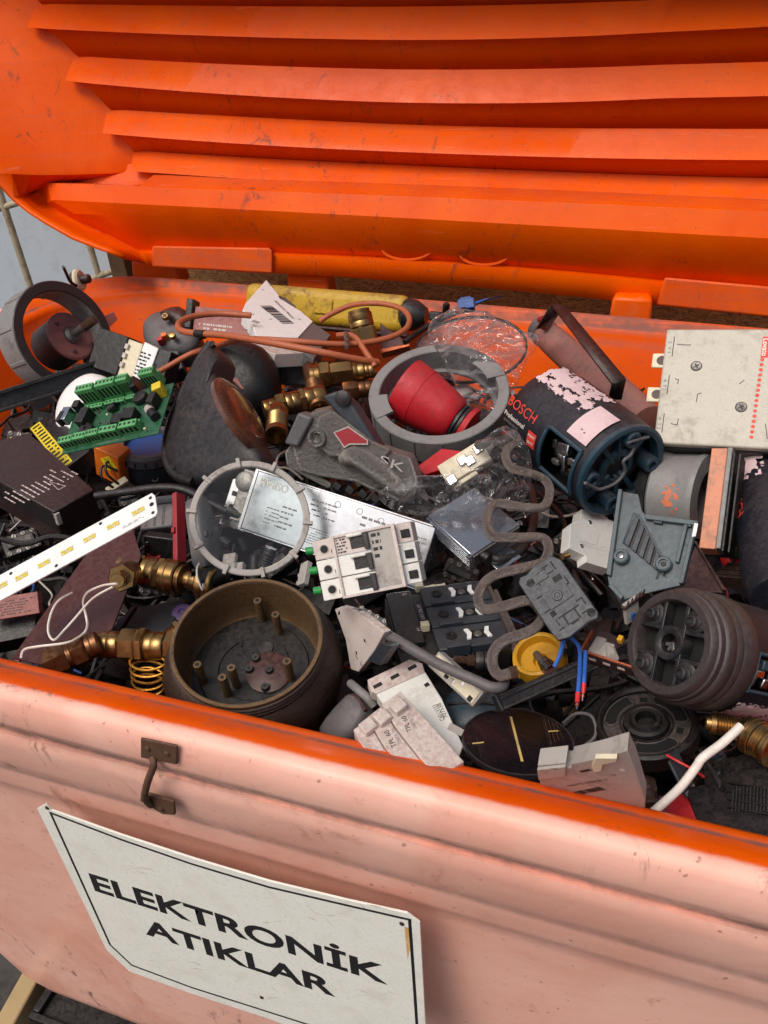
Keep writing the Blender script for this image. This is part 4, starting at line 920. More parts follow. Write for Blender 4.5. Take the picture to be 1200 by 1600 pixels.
# big grey ring with red cup
f = FA(685, 611, 95, 46, .115); t = thing("grey_ring", "large grey plastic ring lying around the red plastic cup", "ring", f)
ringpart(t, "ring", "grey_plastic", 93, 110, -44, 0, 72)
ringpart(t, "inner_ledge", "grey_plastic", 86, 94, -44, -38, 72)
for a, wd in ((12, 26), (207, 30)):
    o = part(t, "tab", "light_grey" if False else "grey_plastic", B().lathe([(80, -3), (109, -3), (109, 1.5), (80, 1.5)], 90, closed=True, skip=lambda th, z: th > wd), .6); o.rotation_euler.z = math.radians(a - wd / 2)
bb = B()
for k in range(16):
    a = math.radians(k * 22.5); bb.tube([(110.2 * math.cos(a), 110.2 * math.sin(a), -3), (110.2 * math.cos(a), 110.2 * math.sin(a), -41)], 1.0, 4, smooth=False)
part(t, "seam", "mid_grey", bb)['kind'] = 'stuff'
f = FL((708, 655), (640, 612), .085, .105); t = thing("red_cup", "red plastic industrial plug cup lying inside the big grey ring", "plug cup", f)
part(t, "cup", "red_plastic", B().lathe([(0, -6), (30, -6), (36, 0), (40, 18), (48, 58), (48.6, 60), (51, f.len + 10), (48, f.len + 10), (46, 66), (34, 20), (0, 18)], 48))
part(t, "band", "red_plastic", B().lathe([(48.4, 59.4), (49.4, 60), (49.6, 61.2), (48.8, 62)], 48))
part(t, "neck", "dark_plastic", B().lathe([(25, -6), (31, -8), (31, -12), (27, -13), (31, -15), (31, -19), (0, -20)], 32)); part(t, "gland", "red_plastic", B().lathe([(30, -20), (35, -22), (34, -30), (0, -31)], 32))
f = F2((652, 738), (700, 712), (648, 715), (0, -.5, .85), .075); t = thing("red_flange", "red plastic flange sticking out under the big grey ring", "flange", f)
part(t, "flange", "red_plastic", B().prism([f.q(*p) for p in ((652, 728), (664, 744), (712, 728), (726, 705), (690, 700))], -10, 0), 2); part(t, "lip", "red_plastic", B().prism([f.q(*p) for p in ((656, 732), (665, 744), (712, 728), (706, 722))], 0, 4), 1)
f = F2((700, 758), (768, 716), (688, 738), (0, -.6, .8), .085); t = thing("terminal_block", "white terminal block with shiny screws under the big grey ring", "terminal block", f)
part(t, "block", "cream", B().box(0, 0, -26, f.lu, f.lv + 12, 0), 1.5, label="cream white moulding"); part(t, "step", "cream", B().box(6, -8, -26, f.lu * .62, 0, -6), 1.5)
for x, y in ((.12, .05), (.5, .78), (.62, .5), (.88, .9)):
    o = part(t, "clamp", "bright_metal", B().box(f.lu * x - 8, f.lv * y - 6, -4, f.lu * x + 8, f.lv * y + 10, 4), 2); part(o, "screw", "bright_metal", B().lathe([(5, 4), (5, 7), (1, 7), (1, 5.5), (0, 5.5)], 14, c=(f.lu * x, f.lv * y + 2)))
for k in range(3): part(t, "groove", "dusty_white", B().box(14 + k * 14, 2, 0, 16 + k * 14, f.lv * .7, .8))
f = F2((714, 614), (736, 600), (722, 632), (0, -.5, .8), .07); t = thing("small_white_block", "small white plastic block behind the red cup inside the ring", "block", f)
part(t, "block", "dusty_white", B().box(0, -4, -14, 24, 18, 0), 1.2); part(t, "slot", "hole", B().box(14, 4, 0, 20, 12, .4))
# grinder gearbox
f = F2((470, 735), (640, 790), (490, 640), (.05, -.6, .8), .095); t = thing("gearbox", "scratched cast metal grinder gearbox with a red sticker and engraved letters", "gearbox", f)
G = lambda *a: [f.q(*p) for p in a]
part(t, "head", "cast_metal", B().prism(G((455, 694), (470, 664), (487, 640), (516, 634), (545, 660), (575, 690), (610, 702), (642, 712), (656, 748), (653, 780), (636, 787), (600, 773), (560, 754), (500, 744), (468, 736)), -26, 14, .95), 6, seg=3)
part(t, "top_plate", "cast_metal", B().prism([f.q(*p, 27) for p in ((492, 652), (516, 640), (546, 664), (580, 690), (612, 704), (600, 722), (560, 706), (540, 716), (512, 716), (486, 690))], 13, 27, .94), 5, seg=3)
part(t, "knuckle", "cast_metal", B().tube([f.q(538, 716, 14), f.q(556, 712, 26), f.q(584, 728, 28), f.q(612, 752, 22), f.q(632, 770, 14)], lambda u: 12 + 5 * math.sin(u * 3.14), 16))
part(t, "tail_plate", "cast_metal", B().prism([f.q(*p, 20) for p in ((600, 706), (640, 714), (652, 748), (650, 776), (630, 780), (612, 740))], 12, 20, .95), 4)
for pts in (((574, 768), (596, 762), (602, 770)), ((600, 764), (620, 772)), ((626, 768), (632, 780))): part(t, "cast_mark", "soft_black", strip([f.q(*p, 15) for p in pts], 1.4, 16.4, False))
part(t, "collar", "mid_grey", B().prism(G((452, 690), (474, 642), (497, 650), (474, 696)), -8, 22), 4)
part(t, "flange", "cast_metal", B().prism(G((447, 706), (456, 694), (486, 706), (498, 742), (520, 756), (516, 764), (480, 745), (450, 728)), -30, 8), 4)
part(t, "side_plate", "slate_plastic", B().prism(G((508, 618), (530, 610), (556, 632), (592, 690), (600, 704), (570, 690), (540, 655)), -20, 14), 4)
part(t, "spindle_ring", "cast_metal", B().lathe([(14, 27), (14, 33), (10, 34), (9, 28)], 24, closed=True, c=f.q(496, 683, 28))); 
for k in range(3): part(t, "coil", "steel", B().lathe([(8, 26 + k * 2.5), (9.4, 27 + k * 2.5), (8, 28 + k * 2.5), (7, 27 + k * 2.5)], 20, closed=True, c=f.q(496, 683, 28)))
part(t, "sticker", "dull_red", B().prism([f.q(*p, 31) for p in ((522, 676), (544, 667), (574, 688), (574, 694), (546, 694), (538, 699))], 26, 31), 1); 
part(t, "sticker_edge", "light_grey", strip([f.q(*p, 31.5) for p in ((522, 676), (544, 667), (574, 688), (574, 694), (546, 694), (538, 699))], 2, 31.4))
textq(t, f, "SK", (592, 724), (630, 738), 14, "light_grey", z=29, name="engraving")
for k in range(5): part(t, "vent", "soft_black", B().cb(f.q(508 + k * 20, 752 + k * 6.5, -5), 13, 12, -20, 1, -25), 1)
screw(t, f.q(464, 712, 10)[:2], 6, "steel", 8, 3)
part(t, "knob", "dark_plastic", B().lathe([(12, 10), (12, 20), (8, 22), (0, 22)], 20, c=f.q(537, 622, 14)))
# light grey clamp ring with its glass
f = FA(391, 808, 90, 14, .105); t = thing("clamp_ring", "thin light grey round clamp ring with glass lying on the silver driver box", "ring", f)
ringpart(t, "ring", "light_grey", 83, 93, -9, 0, 80)
for k in range(10):
    o = part(t, "tab", "light_grey", B().box(-3, 82, -6, 3, 98, 4), 1); o.rotation_euler.z = math.radians(k * 36 + 12)
part(t, "pane", "glass", B().lathe([(83, -5), (0, -5)], 64))
# long silver driver box
f = F2((372, 825), (652, 921), (401, 733), (.05, -.17, .98), .068); t = thing("led_driver", "long silver aluminium driver box with faint print running under the clamp ring", "driver box", f)
part(t, "case", "aluminium", B().box(0, 0, -34, f.lu, f.lv, 0), 2.5)
part(t, "edge_rail", "bright_metal", B().box(-1, -2, -8, f.lu, 1, 1), 1); part(t, "edge_rail", "bright_metal", B().box(-1, f.lv - 2, -8, f.lu, f.lv + 1.5, 1), 1)
part(t, "edge_rail", "bright_metal", B().box(-1.5, 0, -4, 5, f.lv, 1.2), 1)
textq(t, f, "OSRAM", (452, 760), (408, 745), 13, "wire_white", z=.4, bold=.02, name="lettering")
part(t, "end_plate", "bright_metal", B().box(-46, -6, -30, 0, f.lv - 10, -27).box(-46, 4, -30, -28, 20, -26.5), .8)
for y in (14, 44, f.lv - 26): part(t, "slot", "hole", B().box(-40, y, -27, -24, y + 8, -26.6), .2)
part(t, "end_face", "steel", B().box(-22, 8, -28, -1, f.lv - 4, -4), 2); part(t, "gland", "soft_black", B().cyl((-6, 18, -14), (-30, 22, -10), 11)); part(t, "lamp_nut", "steel", B().lathe([(16, -6), (16, -2), (13, 0), (0, 0)], 24, c=(-14, f.lv - 24)))
lw, lh = f.lu, f.lv
for (u, v, u2, v2, n) in ((.34, .55, .5, .85, 4), (.36, .12, .52, .4, 7), (.62, .5, .85, .85, 3), (.12, .2, .22, .5, 5), (.2, .1, .28, .6, 6), (.9, .15, .97, .8, 9)):
    prints(t, lw * u, lh * v, lw * u2, lh * v2, n, "ink_grey", .35, .32, seed=int(u * 99))
for u, v in ((.60, .86), (.72, .82), (.48, .86)): part(t, "symbol", "ink_grey", B().lathe([(5, .4), (4.2, .4)], 20, c=(lw * u, lh * v)))
# black lead of the driver and grey tool beside it inside the ring
cable("driver_lead", "thick black lead entering the left end of the silver driver box", "cable", [(150, 775, .08), (200, 768, .085), (250, 762, .088), (290, 766, .085), (325, 785, .08), (358, 800, .075), (380, 806, .07)], 7, "soft_black", 10)
f = F2((318, 870), (340, 880), (312, 780), (.2, -.5, .85), .07); t = thing("grey_switch", "dark grey slim switch body seen through the left of the clamp ring", "switch", f)
part(t, "case", "mid_grey", B().pillow([f.q(*p) for p in ((306, 782), (322, 778), (338, 820), (345, 872), (322, 884), (312, 840))], 8, 20)); part(t, "window", "dark_plastic", B().cb(f.q(323, 834, 8), 6, 9, 5, 9), .5); part(t, "window", "dark_plastic", B().cb(f.q(331, 834, 8), 5, 9, 5, 9), .5)
f = F2((336, 896), (378, 890), (344, 840), (0, -.5, .8), .05); t = thing("terminal_strip", "small dusty white terminal strip below the driver's left end", "terminal strip", f)
part(t, "strip", "dusty_white", B().box(0, 0, -12, f.lu, 14, 0).box(8, 14, -12, 30, 34, -3), 1)
for k in range(3): part(t, "rib", "light_grey", B().box(6 + k * 14, 1, 0, 9 + k * 14, 13, 3), .6)
fitting("black_gland", "black ribbed cable gland pointing down under the silver driver", "cable gland", (424, 856), (412, 888), .07, .055, [('collar', 14, 10), ('thread', 20, 11)], "dark_plastic")
# three pole breaker
f = F2((504, 941), (641, 914), (485, 846), (.05, -.72, .7), .115); t = thing("three_pole_breaker", "large dusty white three pole circuit breaker with black toggles and green wire ends", "circuit breaker", f)
w_, h_ = f.lu, f.lv
pr = [(0, -70), (0, -10), (34, -10), (34, 0), (w_ * .96, 0), (w_ * .96, -10), (w_ * 1.13, -14), (w_ * 1.13, -70)]
for k in range(3):
    bb = B(); y0, y1 = h_ * k / 3 + .6, h_ * (k + 1) / 3 - .6
    bb.prism(pr, y0, y1); bb.at(0, Matrix(((1, 0, 0, 0), (0, 0, 1, 0), (0, 1, 0, 0), (0, 0, 0, 1)))); part(t, "pole", "dusty_white" if k == 2 else "white_plastic", bb, 1.2)
    yc = (y0 + y1) / 2
    part(t, "terminal_hole", "hole", B().lathe([(6.5, -9.7), (0, -9.7)], 20, c=(17, yc))); part(t, "terminal_rim", "light_grey", B().lathe([(7.5, -9.8), (7.5, -9), (6.2, -9), (6.2, -9.8)], 20, closed=True, c=(17, yc)))
    text(t, "1", 10, (28, yc - 6, -9.6), "ink", name="mark")
    part(t, "toggle_slot", "soft_black", B().box(62, yc - 9, 0, 92, yc + 9, .8), .3); part(t, "toggle", "white_plastic", B().box(58, yc + 9.5, 0, 84, yc + 15, 7), 2)
    part(t, "toggle_bar", "dark_plastic", B().box(84, yc - 13, 0, 92, yc + 13, 8), 1)
    part(t, "outlet", "hole", B().box(w_ * 1.0, yc - 8, -13, w_ * 1.1, yc + 5, -9.6), 1)
    o = part(t, "wire_end", "green_bright", B().cyl((-4, yc + 2, -22), (-16, yc + 3, -20), 6)); 
part(t, "label", "light_grey", B().box(92, 4, 0, w_ * .93, h_ - 4, .5)); prints(t, 96, h_ * .5, 110, h_ * .95, 4, seed=3, z=.8); prints(t, 40, h_ * .7, 56, h_ * .95, 5, seed=4, z=.4)
part(t, "frame_edge", "dusty_white", B().box(34, -1, -4, 38, h_ + 1, 4).box(w_ * .92, -1, -4, w_ * .96, h_ + 1, 4).box(38, -1, -4, w_ * .92, 3, 4).box(38, h_ - 3, -4, w_ * .92, h_ + 1, 4), .8)
for k in range(4): part(t, "screw_hole", "rust", B().lathe([(2.5, .3), (0, .3)], 10)).matrix_basis = Matrix.Translation((20 + k * 30, h_ + .4, -20 - (k % 2) * 12)) @ Matrix.Rotation(-math.pi / 2, 4, 'X')
f = F2((463, 915), (488, 905), (470, 880), (0, -.5, .8), .06); t = thing("clip_rail", "grey green plastic clip rail behind the green wire ends", "clip", f)
part(t, "rail", "light_grey", B().box(0, 0, -10, 18, 40, 0).box(-6, 4, -8, 0, 10, -2).box(-6, 18, -8, 0, 24, -2), 1)
# dark contactor rows
f = F2((626, 1026), (800, 1003), (600, 925), (0, -.5, .86), .06); t = thing("dark_contactor", "large dark slate contactor with three rows of terminals whose shine is painted white", "contactor", f)
w_, h_ = f.lu, f.lv
part(t, "body", "dark_plastic", B().box(0, 0, -60, w_, h_, -14), 2); part(t, "left_block", "black_plastic", B().box(2, 30, -14, 46, h_ - 2, -2), 2)
for k in range(3):
    y0 = h_ * k / 3 + 1; y1 = h_ * (k + 1) / 3 - 3
    part(t, "pole_block", "slate_plastic", B().box(62, y0, -14, w_ - 2, y1, 2), 1.5); part(t, "ledge", "slate_plastic", B().box(74, y0 - 3, -14, 112, y0 + 8, 8), 1)
    yc = (y0 + y1) / 2
    o = part(t, "terminal", "hole", B().box(116, yc - 9, 2, 146, yc + 9, 3)); part(o, "clamp", "clean_white", B().prism([(110, yc - 12), (117, yc - 12), (121, yc), (117, yc + 12), (110, yc + 12), (113, yc)], 2.5, 6), .5); part(o, "clamp", "clean_white", B().prism([(152, yc - 12), (145, yc - 12), (141, yc), (145, yc + 12), (152, yc + 12), (149, yc)], 2.5, 6), .5)  # metal clamps coloured white, so their bright reflection is painted in
    part(o, "screw", "steel", B().lathe([(7, 3), (6, 4.5), (0, 5)], 14, c=(131, yc)))
    q = part(t, "screw_well", "soft_black", B().lathe([(9, 2.5), (9, 4), (6, 4), (5, 2.6), (0, 2.6)], 18, c=(88, yc + 3)))
for p, r in (((655, 914), 8), ((664, 975), 7)): part(t, "bright_block", "cream", B().cb(f.q(*p, 6), 14, 12, -6, 8), 1)
part(t, "cream_strip", "cream", B().box(66, h_ + 1, -20, w_ * .62, h_ + 13, -6).box(w_ * .66, h_ + 3, -20, w_ * .95, h_ + 10, -8), 1)
for k in range(5): part(t, "rail_tooth", "black_plastic", B().box(70 + k * 22, h_ + 11, -22, 84 + k * 22, h_ + 20, -4), 1)
text(t, "LX1 D6 P7", 9, (53, h_ * .62, -1.5), "ink_pale", rot=90, name="lettering"); text(t, "A1", 8, (40, h_ * .36, -1.5), "ink_pale", rot=90, name="lettering"); text(t, "47", 9, (34, h_ - 12, -1.5), "ink_pale", name="lettering")
part(t, "brass_bars", "rough_tube", B().box(w_ + 2, 4, -30, w_ + 9, h_ - 6, -6).box(w_ + 12, 14, -30, w_ + 18, h_ - 20, -8), 1)
# second silver driver
f = F2((737, 868), (812, 819), (668, 806), (0, -.48, .88), .078); t = thing("small_driver", "small silver finned driver box lying behind the rusty heating tube", "driver box", f)
part(t, "case", "aluminium", B().box(0, 0, -30, f.lu, f.lv, 0), 1.5)
for k in range(6): part(t, "fin", "aluminium", B().box(-3.5, 0, -5 - k * 4.6, 0, f.lv, -2.6 - k * 4.6), .4)
part(t, "end_plate", "steel", B().box(2, -3, -30, f.lu - 2, 0, -3), .8); part(t, "gland", "soft_black", B().cyl((22, -2, -14), (24, -14, -14), 9)); screw(t, (-3, 2), 5, "bright_metal", -3, 4); screw(t, (f.lu + 2, 2), 5, "bright_metal", -3, 4)
part(t, "tongue", "aluminium", B().box(30, -34, -34, 78, -2, -31), .6); part(t, "slot", "hole", B().box(66, -28, -31, 78, -20, -30.6))
cable("driver_lead", "black lead curving from the small silver driver under the heating tube", "cable", [(758, 866, .06), (775, 874, .065), (800, 870, .06), (822, 850, .055), (833, 820, .05), (834, 790, .045), (828, 760, .04)], 7, "dark_plastic", 10)
# heating tube
hp = [(760, 693), (785, 688), (802, 678), (808, 690), (795, 700), (790, 714), (799, 731), (822, 738), (847, 747), (858, 760), (857, 780), (846, 793), (820, 793), (780, 787), (766, 795), (761, 812), (764, 830), (775, 839), (810, 840), (845, 840), (856, 850), (856, 866), (845, 880), (815, 888), (775, 898), (755, 914), (747, 936), (757, 952), (785, 948), (825, 938), (842, 950), (848, 965), (830, 985), (790, 1000), (772, 1017), (770, 1040), (780, 1055), (797, 1052)]
hp = [(x, y, .125 - .03 * max(0, (y - 850) / 200) + (.012 if 760 < x < 840 else 0)) for x, y in hp]
t, fr_, L = cable("heating_tube", "rough rusty serpentine heating tube hanging over the middle of the heap", "heating element", hp, 7.6, "rough_tube", 12)
part(t, "threaded_end", "steel", B().tube([L[0] + (L[0] - L[1]).normalized() * 26, L[0], L[0] + (L[1] - L[0]) * .7], 9.5, 12, smooth=False))
part(t, "end_ring", "rust", B().tube([L[-1], L[-1] + (L[-1] - L[-2]).normalized() * 10], 8.8, 12, smooth=False))
# transparent bags and dial
def bag(label, outline, h, lift, seed):
    xs = [p[0] for p in outline]; ys = [p[1] for p in outline]
    fr = F2((min(xs), max(ys)), (max(xs), max(ys)), (min(xs), min(ys)), (0, -.6, .8), lift); t = thing("plastic_bag", label, "plastic bag", fr, None)
    b = B().pillow([fr.q(*p) for p in outline], h, 2, rings=22, pw=2, lo=.02); bmesh.ops.subdivide_edges(b.b, edges=b.b.edges[:], cuts=1, use_grid_fill=True)
    for v in b.b.verts:
        if v.co.z > 0:
            c = v.co * .022; n1 = abs(noise.noise(Vector((c.x, c.y * 1.3, seed)))); n2 = abs(noise.noise(Vector((c.x * 2.6, c.y * 2.2, seed + 5)))); n3 = abs(noise.noise(Vector((c.x * 6, c.y * 5, seed + 9))))
            v.co.z = v.co.z * .6 + 13 * (1 - 2 * n1) + 3 * (.5 - n2)
    bmesh.ops.delete(b.b, geom=[f_ for f_ in b.b.faces if all(v.co.z < -1 for v in f_.verts)], context='FACES')
    part(t, "film", "plastic_film", b, ang=170); return t, fr
bag("crumpled clear plastic bag behind the big grey ring, over the wall side", [(668, 520), (690, 492), (730, 484), (775, 498), (820, 520), (842, 535), (820, 570), (800, 620), (770, 660), (730, 640), (690, 560)], 26, .085, 1)
bag("crumpled clear plastic bag bunched below the white terminal block", [(592, 770), (640, 745), (700, 740), (740, 700), (790, 665), (825, 700), (830, 750), (815, 785), (770, 790), (720, 802), (660, 806), (610, 795)], 24, .088, 2)
f = FA(735, 545, 95, 55, .10); t = thing("dial_disc", "clear round dial disc with white numerals behind the big grey ring", "dial", f)
part(t, "disc", "plastic_film", B().lathe([(86, 0), (86, 2), (0, 2)], 64)); part(t, "rim", "dark_plastic", B().lathe([(85, -1), (88, -1), (88, 3), (85, 3)], 64, closed=True))
for a, s_ in ((68, "4"), (48, "7"), (28, "8"), (2, "6")): text(t, s_, 12, (78 * math.cos(math.radians(a)), 78 * math.sin(math.radians(a)), 2.6), "wire_white", rot=a - 90, name="numeral")
f = F2((700, 486), (740, 480), (698, 466), (0, -.6, .7), .10); t = thing("blue_connector", "small blue connector with thin wires at the back rim", "connector", f)
part(t, "housing", "blue_plastic", B().box(16, 0, -16, 42, 18, 0).box(20, 18, -12, 38, 23, -4), 1.5); part(t, "lead", "wire_blue", B().tube([(42, 10, -6), (60, 12, -4), (78, 14, -8)], 1.6, 6)); part(t, "lead", "soft_black", B().tube([(42, 6, -6), (66, 10, 0), (90, 14, -6)], 1.3, 6))
f = FL((696, 492), (698, 472), .08, .10); t = thing("black_peg", "short black rubber peg standing at the back rim left of the blue connector", "peg", f)
part(t, "peg", "soft_black", B().lathe([(5, 0), (5.5, 4), (5.5, 20), (3, 24), (0, 25)], 14)); part(t, "base", "dark_plastic", B().lathe([(8, -3), (8, 0), (0, 0)], 14))
cable("black_rod", "thin black plastic rod crossing behind the dial disc", "rod", [(632, 535, .09), (665, 512, .095), (700, 494, .10), (735, 480, .10)], 4.5, "soft_black", 8)
f = F2((594, 545), (638, 540), (594, 505), (.1, -.5, .8), .075); t = thing("red_bracket", "dark red bent metal bracket right of the capped brass fitting", "bracket", f)
part(t, "plate", "dark_red", B().prism([f.q(*p) for p in ((594, 504), (638, 536), (596, 546))], -3, 0), .6); part(t, "fold", "copper", B().prism([f.q(*p) for p in ((594, 546), (640, 537), (640, 541), (596, 552))], -14, 1), .6)
# bronze pot
f = FA(385, 998, 107, 35, .075); t = thing("bronze_pot", "big round bronze drum housing with six standing tubes inside, at the near rim", "drum housing", f)
part(t, "shell", "bronze", B().lathe([(112, -4), (119, -3), (119, -7), (122, -9), (120, -13), (123, -16), (121, -20), (124, -23), (123, -28), (134, -40), (144, -62), (147, -88), (142, -118), (128, -145), (100, -160), (0, -160)], 80), ang=50)
part(t, "rim", "bronze_edge", B().lathe([(112.5, -4), (113, -1), (115.5, 0), (119, -1), (119.5, -4)], 80))
part(t, "inner_wall", "bronze_edge", B().lathe([(112, -4), (111, -60), (107, -86), (104, -90)], 80))
fl = part(t, "floor", mat("sooty", (11, 10, 10), .40, dust=.03, dirt=.5, dirtc=(46, 36, 32)), B().lathe([(106, -90), (90, -90), (88, -87), (60, -87), (58, -89), (0, -89)], 64))
part(t, "hub", "maroon", B().lathe([(38, -89), (38, -84), (34, -82), (0, -82)], 40, c=f.q(420, 1050, -85)))
for p in ((402, 938), (430, 960), (308, 1038), (347, 1058), (361, 1043), (448, 1033)):
    q = f.q(*p, -34); z0 = -34
    o = part(t, "tube", "bronze_edge", B().lathe([(3.2, -50), (3.2, z0), (6.5, z0), (7, z0 - 3), (7, -89)], 18, c=q)); part(o, "bore", "hole", B().lathe([(3.4, z0 - .6), (0, z0 - .6)], 14, c=q))
for p in ((399, 1027), (389, 1044), (420, 1045), (414, 1072)):
    q = f.q(*p, -76); o = part(t, "stud", "dark_plastic", B().lathe([(2.5, -75), (6, -75), (7, -78), (7, -89)], 16, c=q)); part(o, "bore", "hole", B().lathe([(2.8, -75.5), (0, -75.5)], 12, c=q))
part(t, "slot", "hole", B().cb(f.q(377, 1001, -86), 5, 22, -87, -86.4, -20)); part(t, "dimple", "dark_plastic", B().lathe([(13, -87), (12, -86), (10, -86), (0, -87)], 24, c=f.q(415, 1012, -86)))
# breakers right of the pot
f = F2((530, 1000), (560, 1050), (536, 948), (.05, -.5, .86), .045); t = thing("flat_breaker", "dusty white flat breaker case squeezed between the bronze pot and the grey cable", "circuit breaker", f)
part(t, "case", "dusty_white", B().prism([f.q(*p) for p in ((523, 952), (532, 948), (546, 952), (566, 962), (600, 988), (584, 1018), (560, 1050), (548, 1046), (540, 1000))], -12, 0), 1.2); part(t, "hole", "hole", B().lathe([(3, .3), (0, .3)], 10, c=f.q(557, 1020))); part(t, "hole", "hole", B().lathe([(3, .3), (0, .3)], 10, c=f.q(570, 1001)))
q = f.q(562, 1032); prints(t, q.x - 14, q.y - 5, q.x + 14, q.y + 5, 2, "ink", .3, seed=7); part(t, "tab", "hole", B().cb(f.q(530, 958), 4, 9, 0, .4, -20))
part(t, "clip", "slate_plastic", B().prism([f.q(*p, 4) for p in ((573, 1032), (596, 1005), (612, 1010), (606, 1018), (592, 1040))], -10, 4), 1)
f = F2((583, 1062), (660, 1030), (600, 1110), (.05, -.55, .83), .06)
f = F2((606, 1110), (682, 1064), (574, 1062), (.05, -.55, .83), .06); t = thing("white_module", "white module with three dusty slots and a printed code, under the grey cable", "module", f)
part(t, "face", "dusty_white", B().prism([f.q(*p) for p in ((574, 1062), (640, 1030), (660, 1036), (664, 1050), (588, 1084), (580, 1080))], -30, 0), 1.2, label="dusty brown slotted end")
part(t, "side", "white_plastic", B().prism([f.q(*p) for p in ((588, 1084), (664, 1048), (690, 1090), (724, 1165), (718, 1180), (690, 1190), (640, 1160))], -34, -2), 1.2)
for p in ((590, 1071), (617, 1057), (644, 1043)): part(t, "slot", "hole", B().cb(f.q(*p), 15, 6, 0, .4, math.degrees(math.atan2((f.q(644, 1043) - f.q(590, 1071)).y, (f.q(644, 1043) - f.q(590, 1071)).x))))
part(t, "slot", "hole", B().cb(f.q(667, 1070, -2), 8, 6, -2, -1.6))
textq(t, f, "C60 LV153", (695, 1124), (682, 1100), 8, "ink", z=-1.6, name="lettering"); textq(t, f, "707538", (700, 1120), (688, 1098), 7, "ink", z=-1.6, name="lettering")
part(t, "latch_recess", "light_grey", B().cb(f.q(712, 1140, -2), 12, 24, -2, -1, 28), .4)
f = F2((556, 1148), (650, 1106), (600, 1215), (.0, -.5, .86), .075)
f = F2((600, 1215), (690, 1160), (555, 1148), (0, -.5, .86), .075); t = thing("two_pole_breaker", "dusty pinkish two pole breaker with a stepped front at the near rim", "circuit breaker", f)
part(t, "pole", "dusty_white", B().prism([f.q(*p) for p in ((552, 1140), (574, 1124), (600, 1170), (640, 1215), (600, 1225))], -30, 0), 1.2)
part(t, "pole", "dusty_white", B().prism([f.q(*p) for p in ((574, 1123), (596, 1106), (618, 1142), (668, 1205), (642, 1216), (602, 1170))], -30, 5), 1.2)
part(t, "pole", "dusty_white", B().prism([f.q(*p) for p in ((597, 1105), (626, 1085), (676, 1140), (725, 1195), (690, 1215), (668, 1203), (620, 1142))], -30, 10), 1.2)
for p, zz in (((575, 1136), 6), ((598, 1122), 11), ((622, 1104), 17)):
    part(t, "toggle", "dusty_white", B().cb(f.q(*p, zz), 24, 22, 0, zz + 8, math.degrees(math.atan2((f.q(626, 1085) - f.q(552, 1140)).y, (f.q(626, 1085) - f.q(552, 1140)).x))), 2)
for bl, br, zz in (((644, 1142), (634, 1118), 10.4), ((620, 1166), (607, 1140), 5.4)): textq(t, f, "TPL 60", bl, br, 9, "ink", z=zz, name="lettering"); 
for bl, br, zz in (((652, 1138), (640, 1113), 10.4), ((628, 1162), (615, 1136), 5.4)): textq(t, f, "20676 TK", bl, br, 6, "ink_grey", z=zz, name="lettering")
# grey cable and small breaker
cable("grey_cable", "thick grey rubber cable end sloping across the near middle of the heap", "cable", [(562, 958, .085), (578, 970, .09), (600, 988, .095), (640, 1012, .10), (690, 1040, .10), (740, 1062, .10), (768, 1074, .10), (785, 1072, .098), (788, 1062, .095)], 8.6, "mid_grey", 12)
f = F2((738, 1105), (756, 1082), (668, 1040), (0, -.5, .85), .07); t = thing("relay_socket", "grey white relay socket with open metal contacts under the grey cable", "relay socket", f)
part(t, "block", "light_grey", B().box(0, 0, -26, f.lu, f.lv, 0), 1.5); part(t, "face", "cream", B().box(4, 4, 0, f.lu - 3, f.lv - 4, 2), .8)
rr = random.Random(11)
for k in range(9): part(t, "contact", rr.choice(("bright_metal", "steel", "hole")), B().cb((rr.uniform(7, f.lu - 7), rr.uniform(8, f.lv - 8)), rr.uniform(4, 9), rr.uniform(4, 10), 2, rr.uniform(2.4, 4)), .5)
f = F2((700, 1110), (780, 1105), (705, 1070), (0, -.5, .85), .03); t = thing("teal_case", "dark teal plastic case in shadow above the round solar panel", "case", f)
part(t, "case", "teal_plastic", B().pillow([f.q(*p) for p in ((690, 1100), (720, 1075), (775, 1085), (785, 1105), (750, 1135), (700, 1140))], 14, 20)); part(t, "seam", "black_plastic", B().tube([f.q(700, 1100, 12), f.q(740, 1098, 15), f.q(778, 1100, 10)], 2))
cable("pale_hose", "short pale grey hose end between the bronze pot and the stepped breaker", "hose", [(548, 1068, .04), (560, 1078, .05), (574, 1090, .05), (584, 1102, .045)], 7, "grey_plastic", 10)
f = F2((500, 1150), (560, 1130), (500, 1090), (.1, -.4, .9), .02); t = thing("stone_grey_cover", "grey brown curved plastic cover in shadow right of the bronze pot", "cover", f)
part(t, "cover", "mid_grey", B().pillow([f.q(*p) for p in ((500, 1140), (540, 1090), (558, 1085), (572, 1110), (550, 1150), (520, 1160))], 16, 20)); part(t, "edge", "maroon", B().tube([f.q(540, 1090, 4), f.q(556, 1087, 4), f.q(571, 1110, 4)], 3))

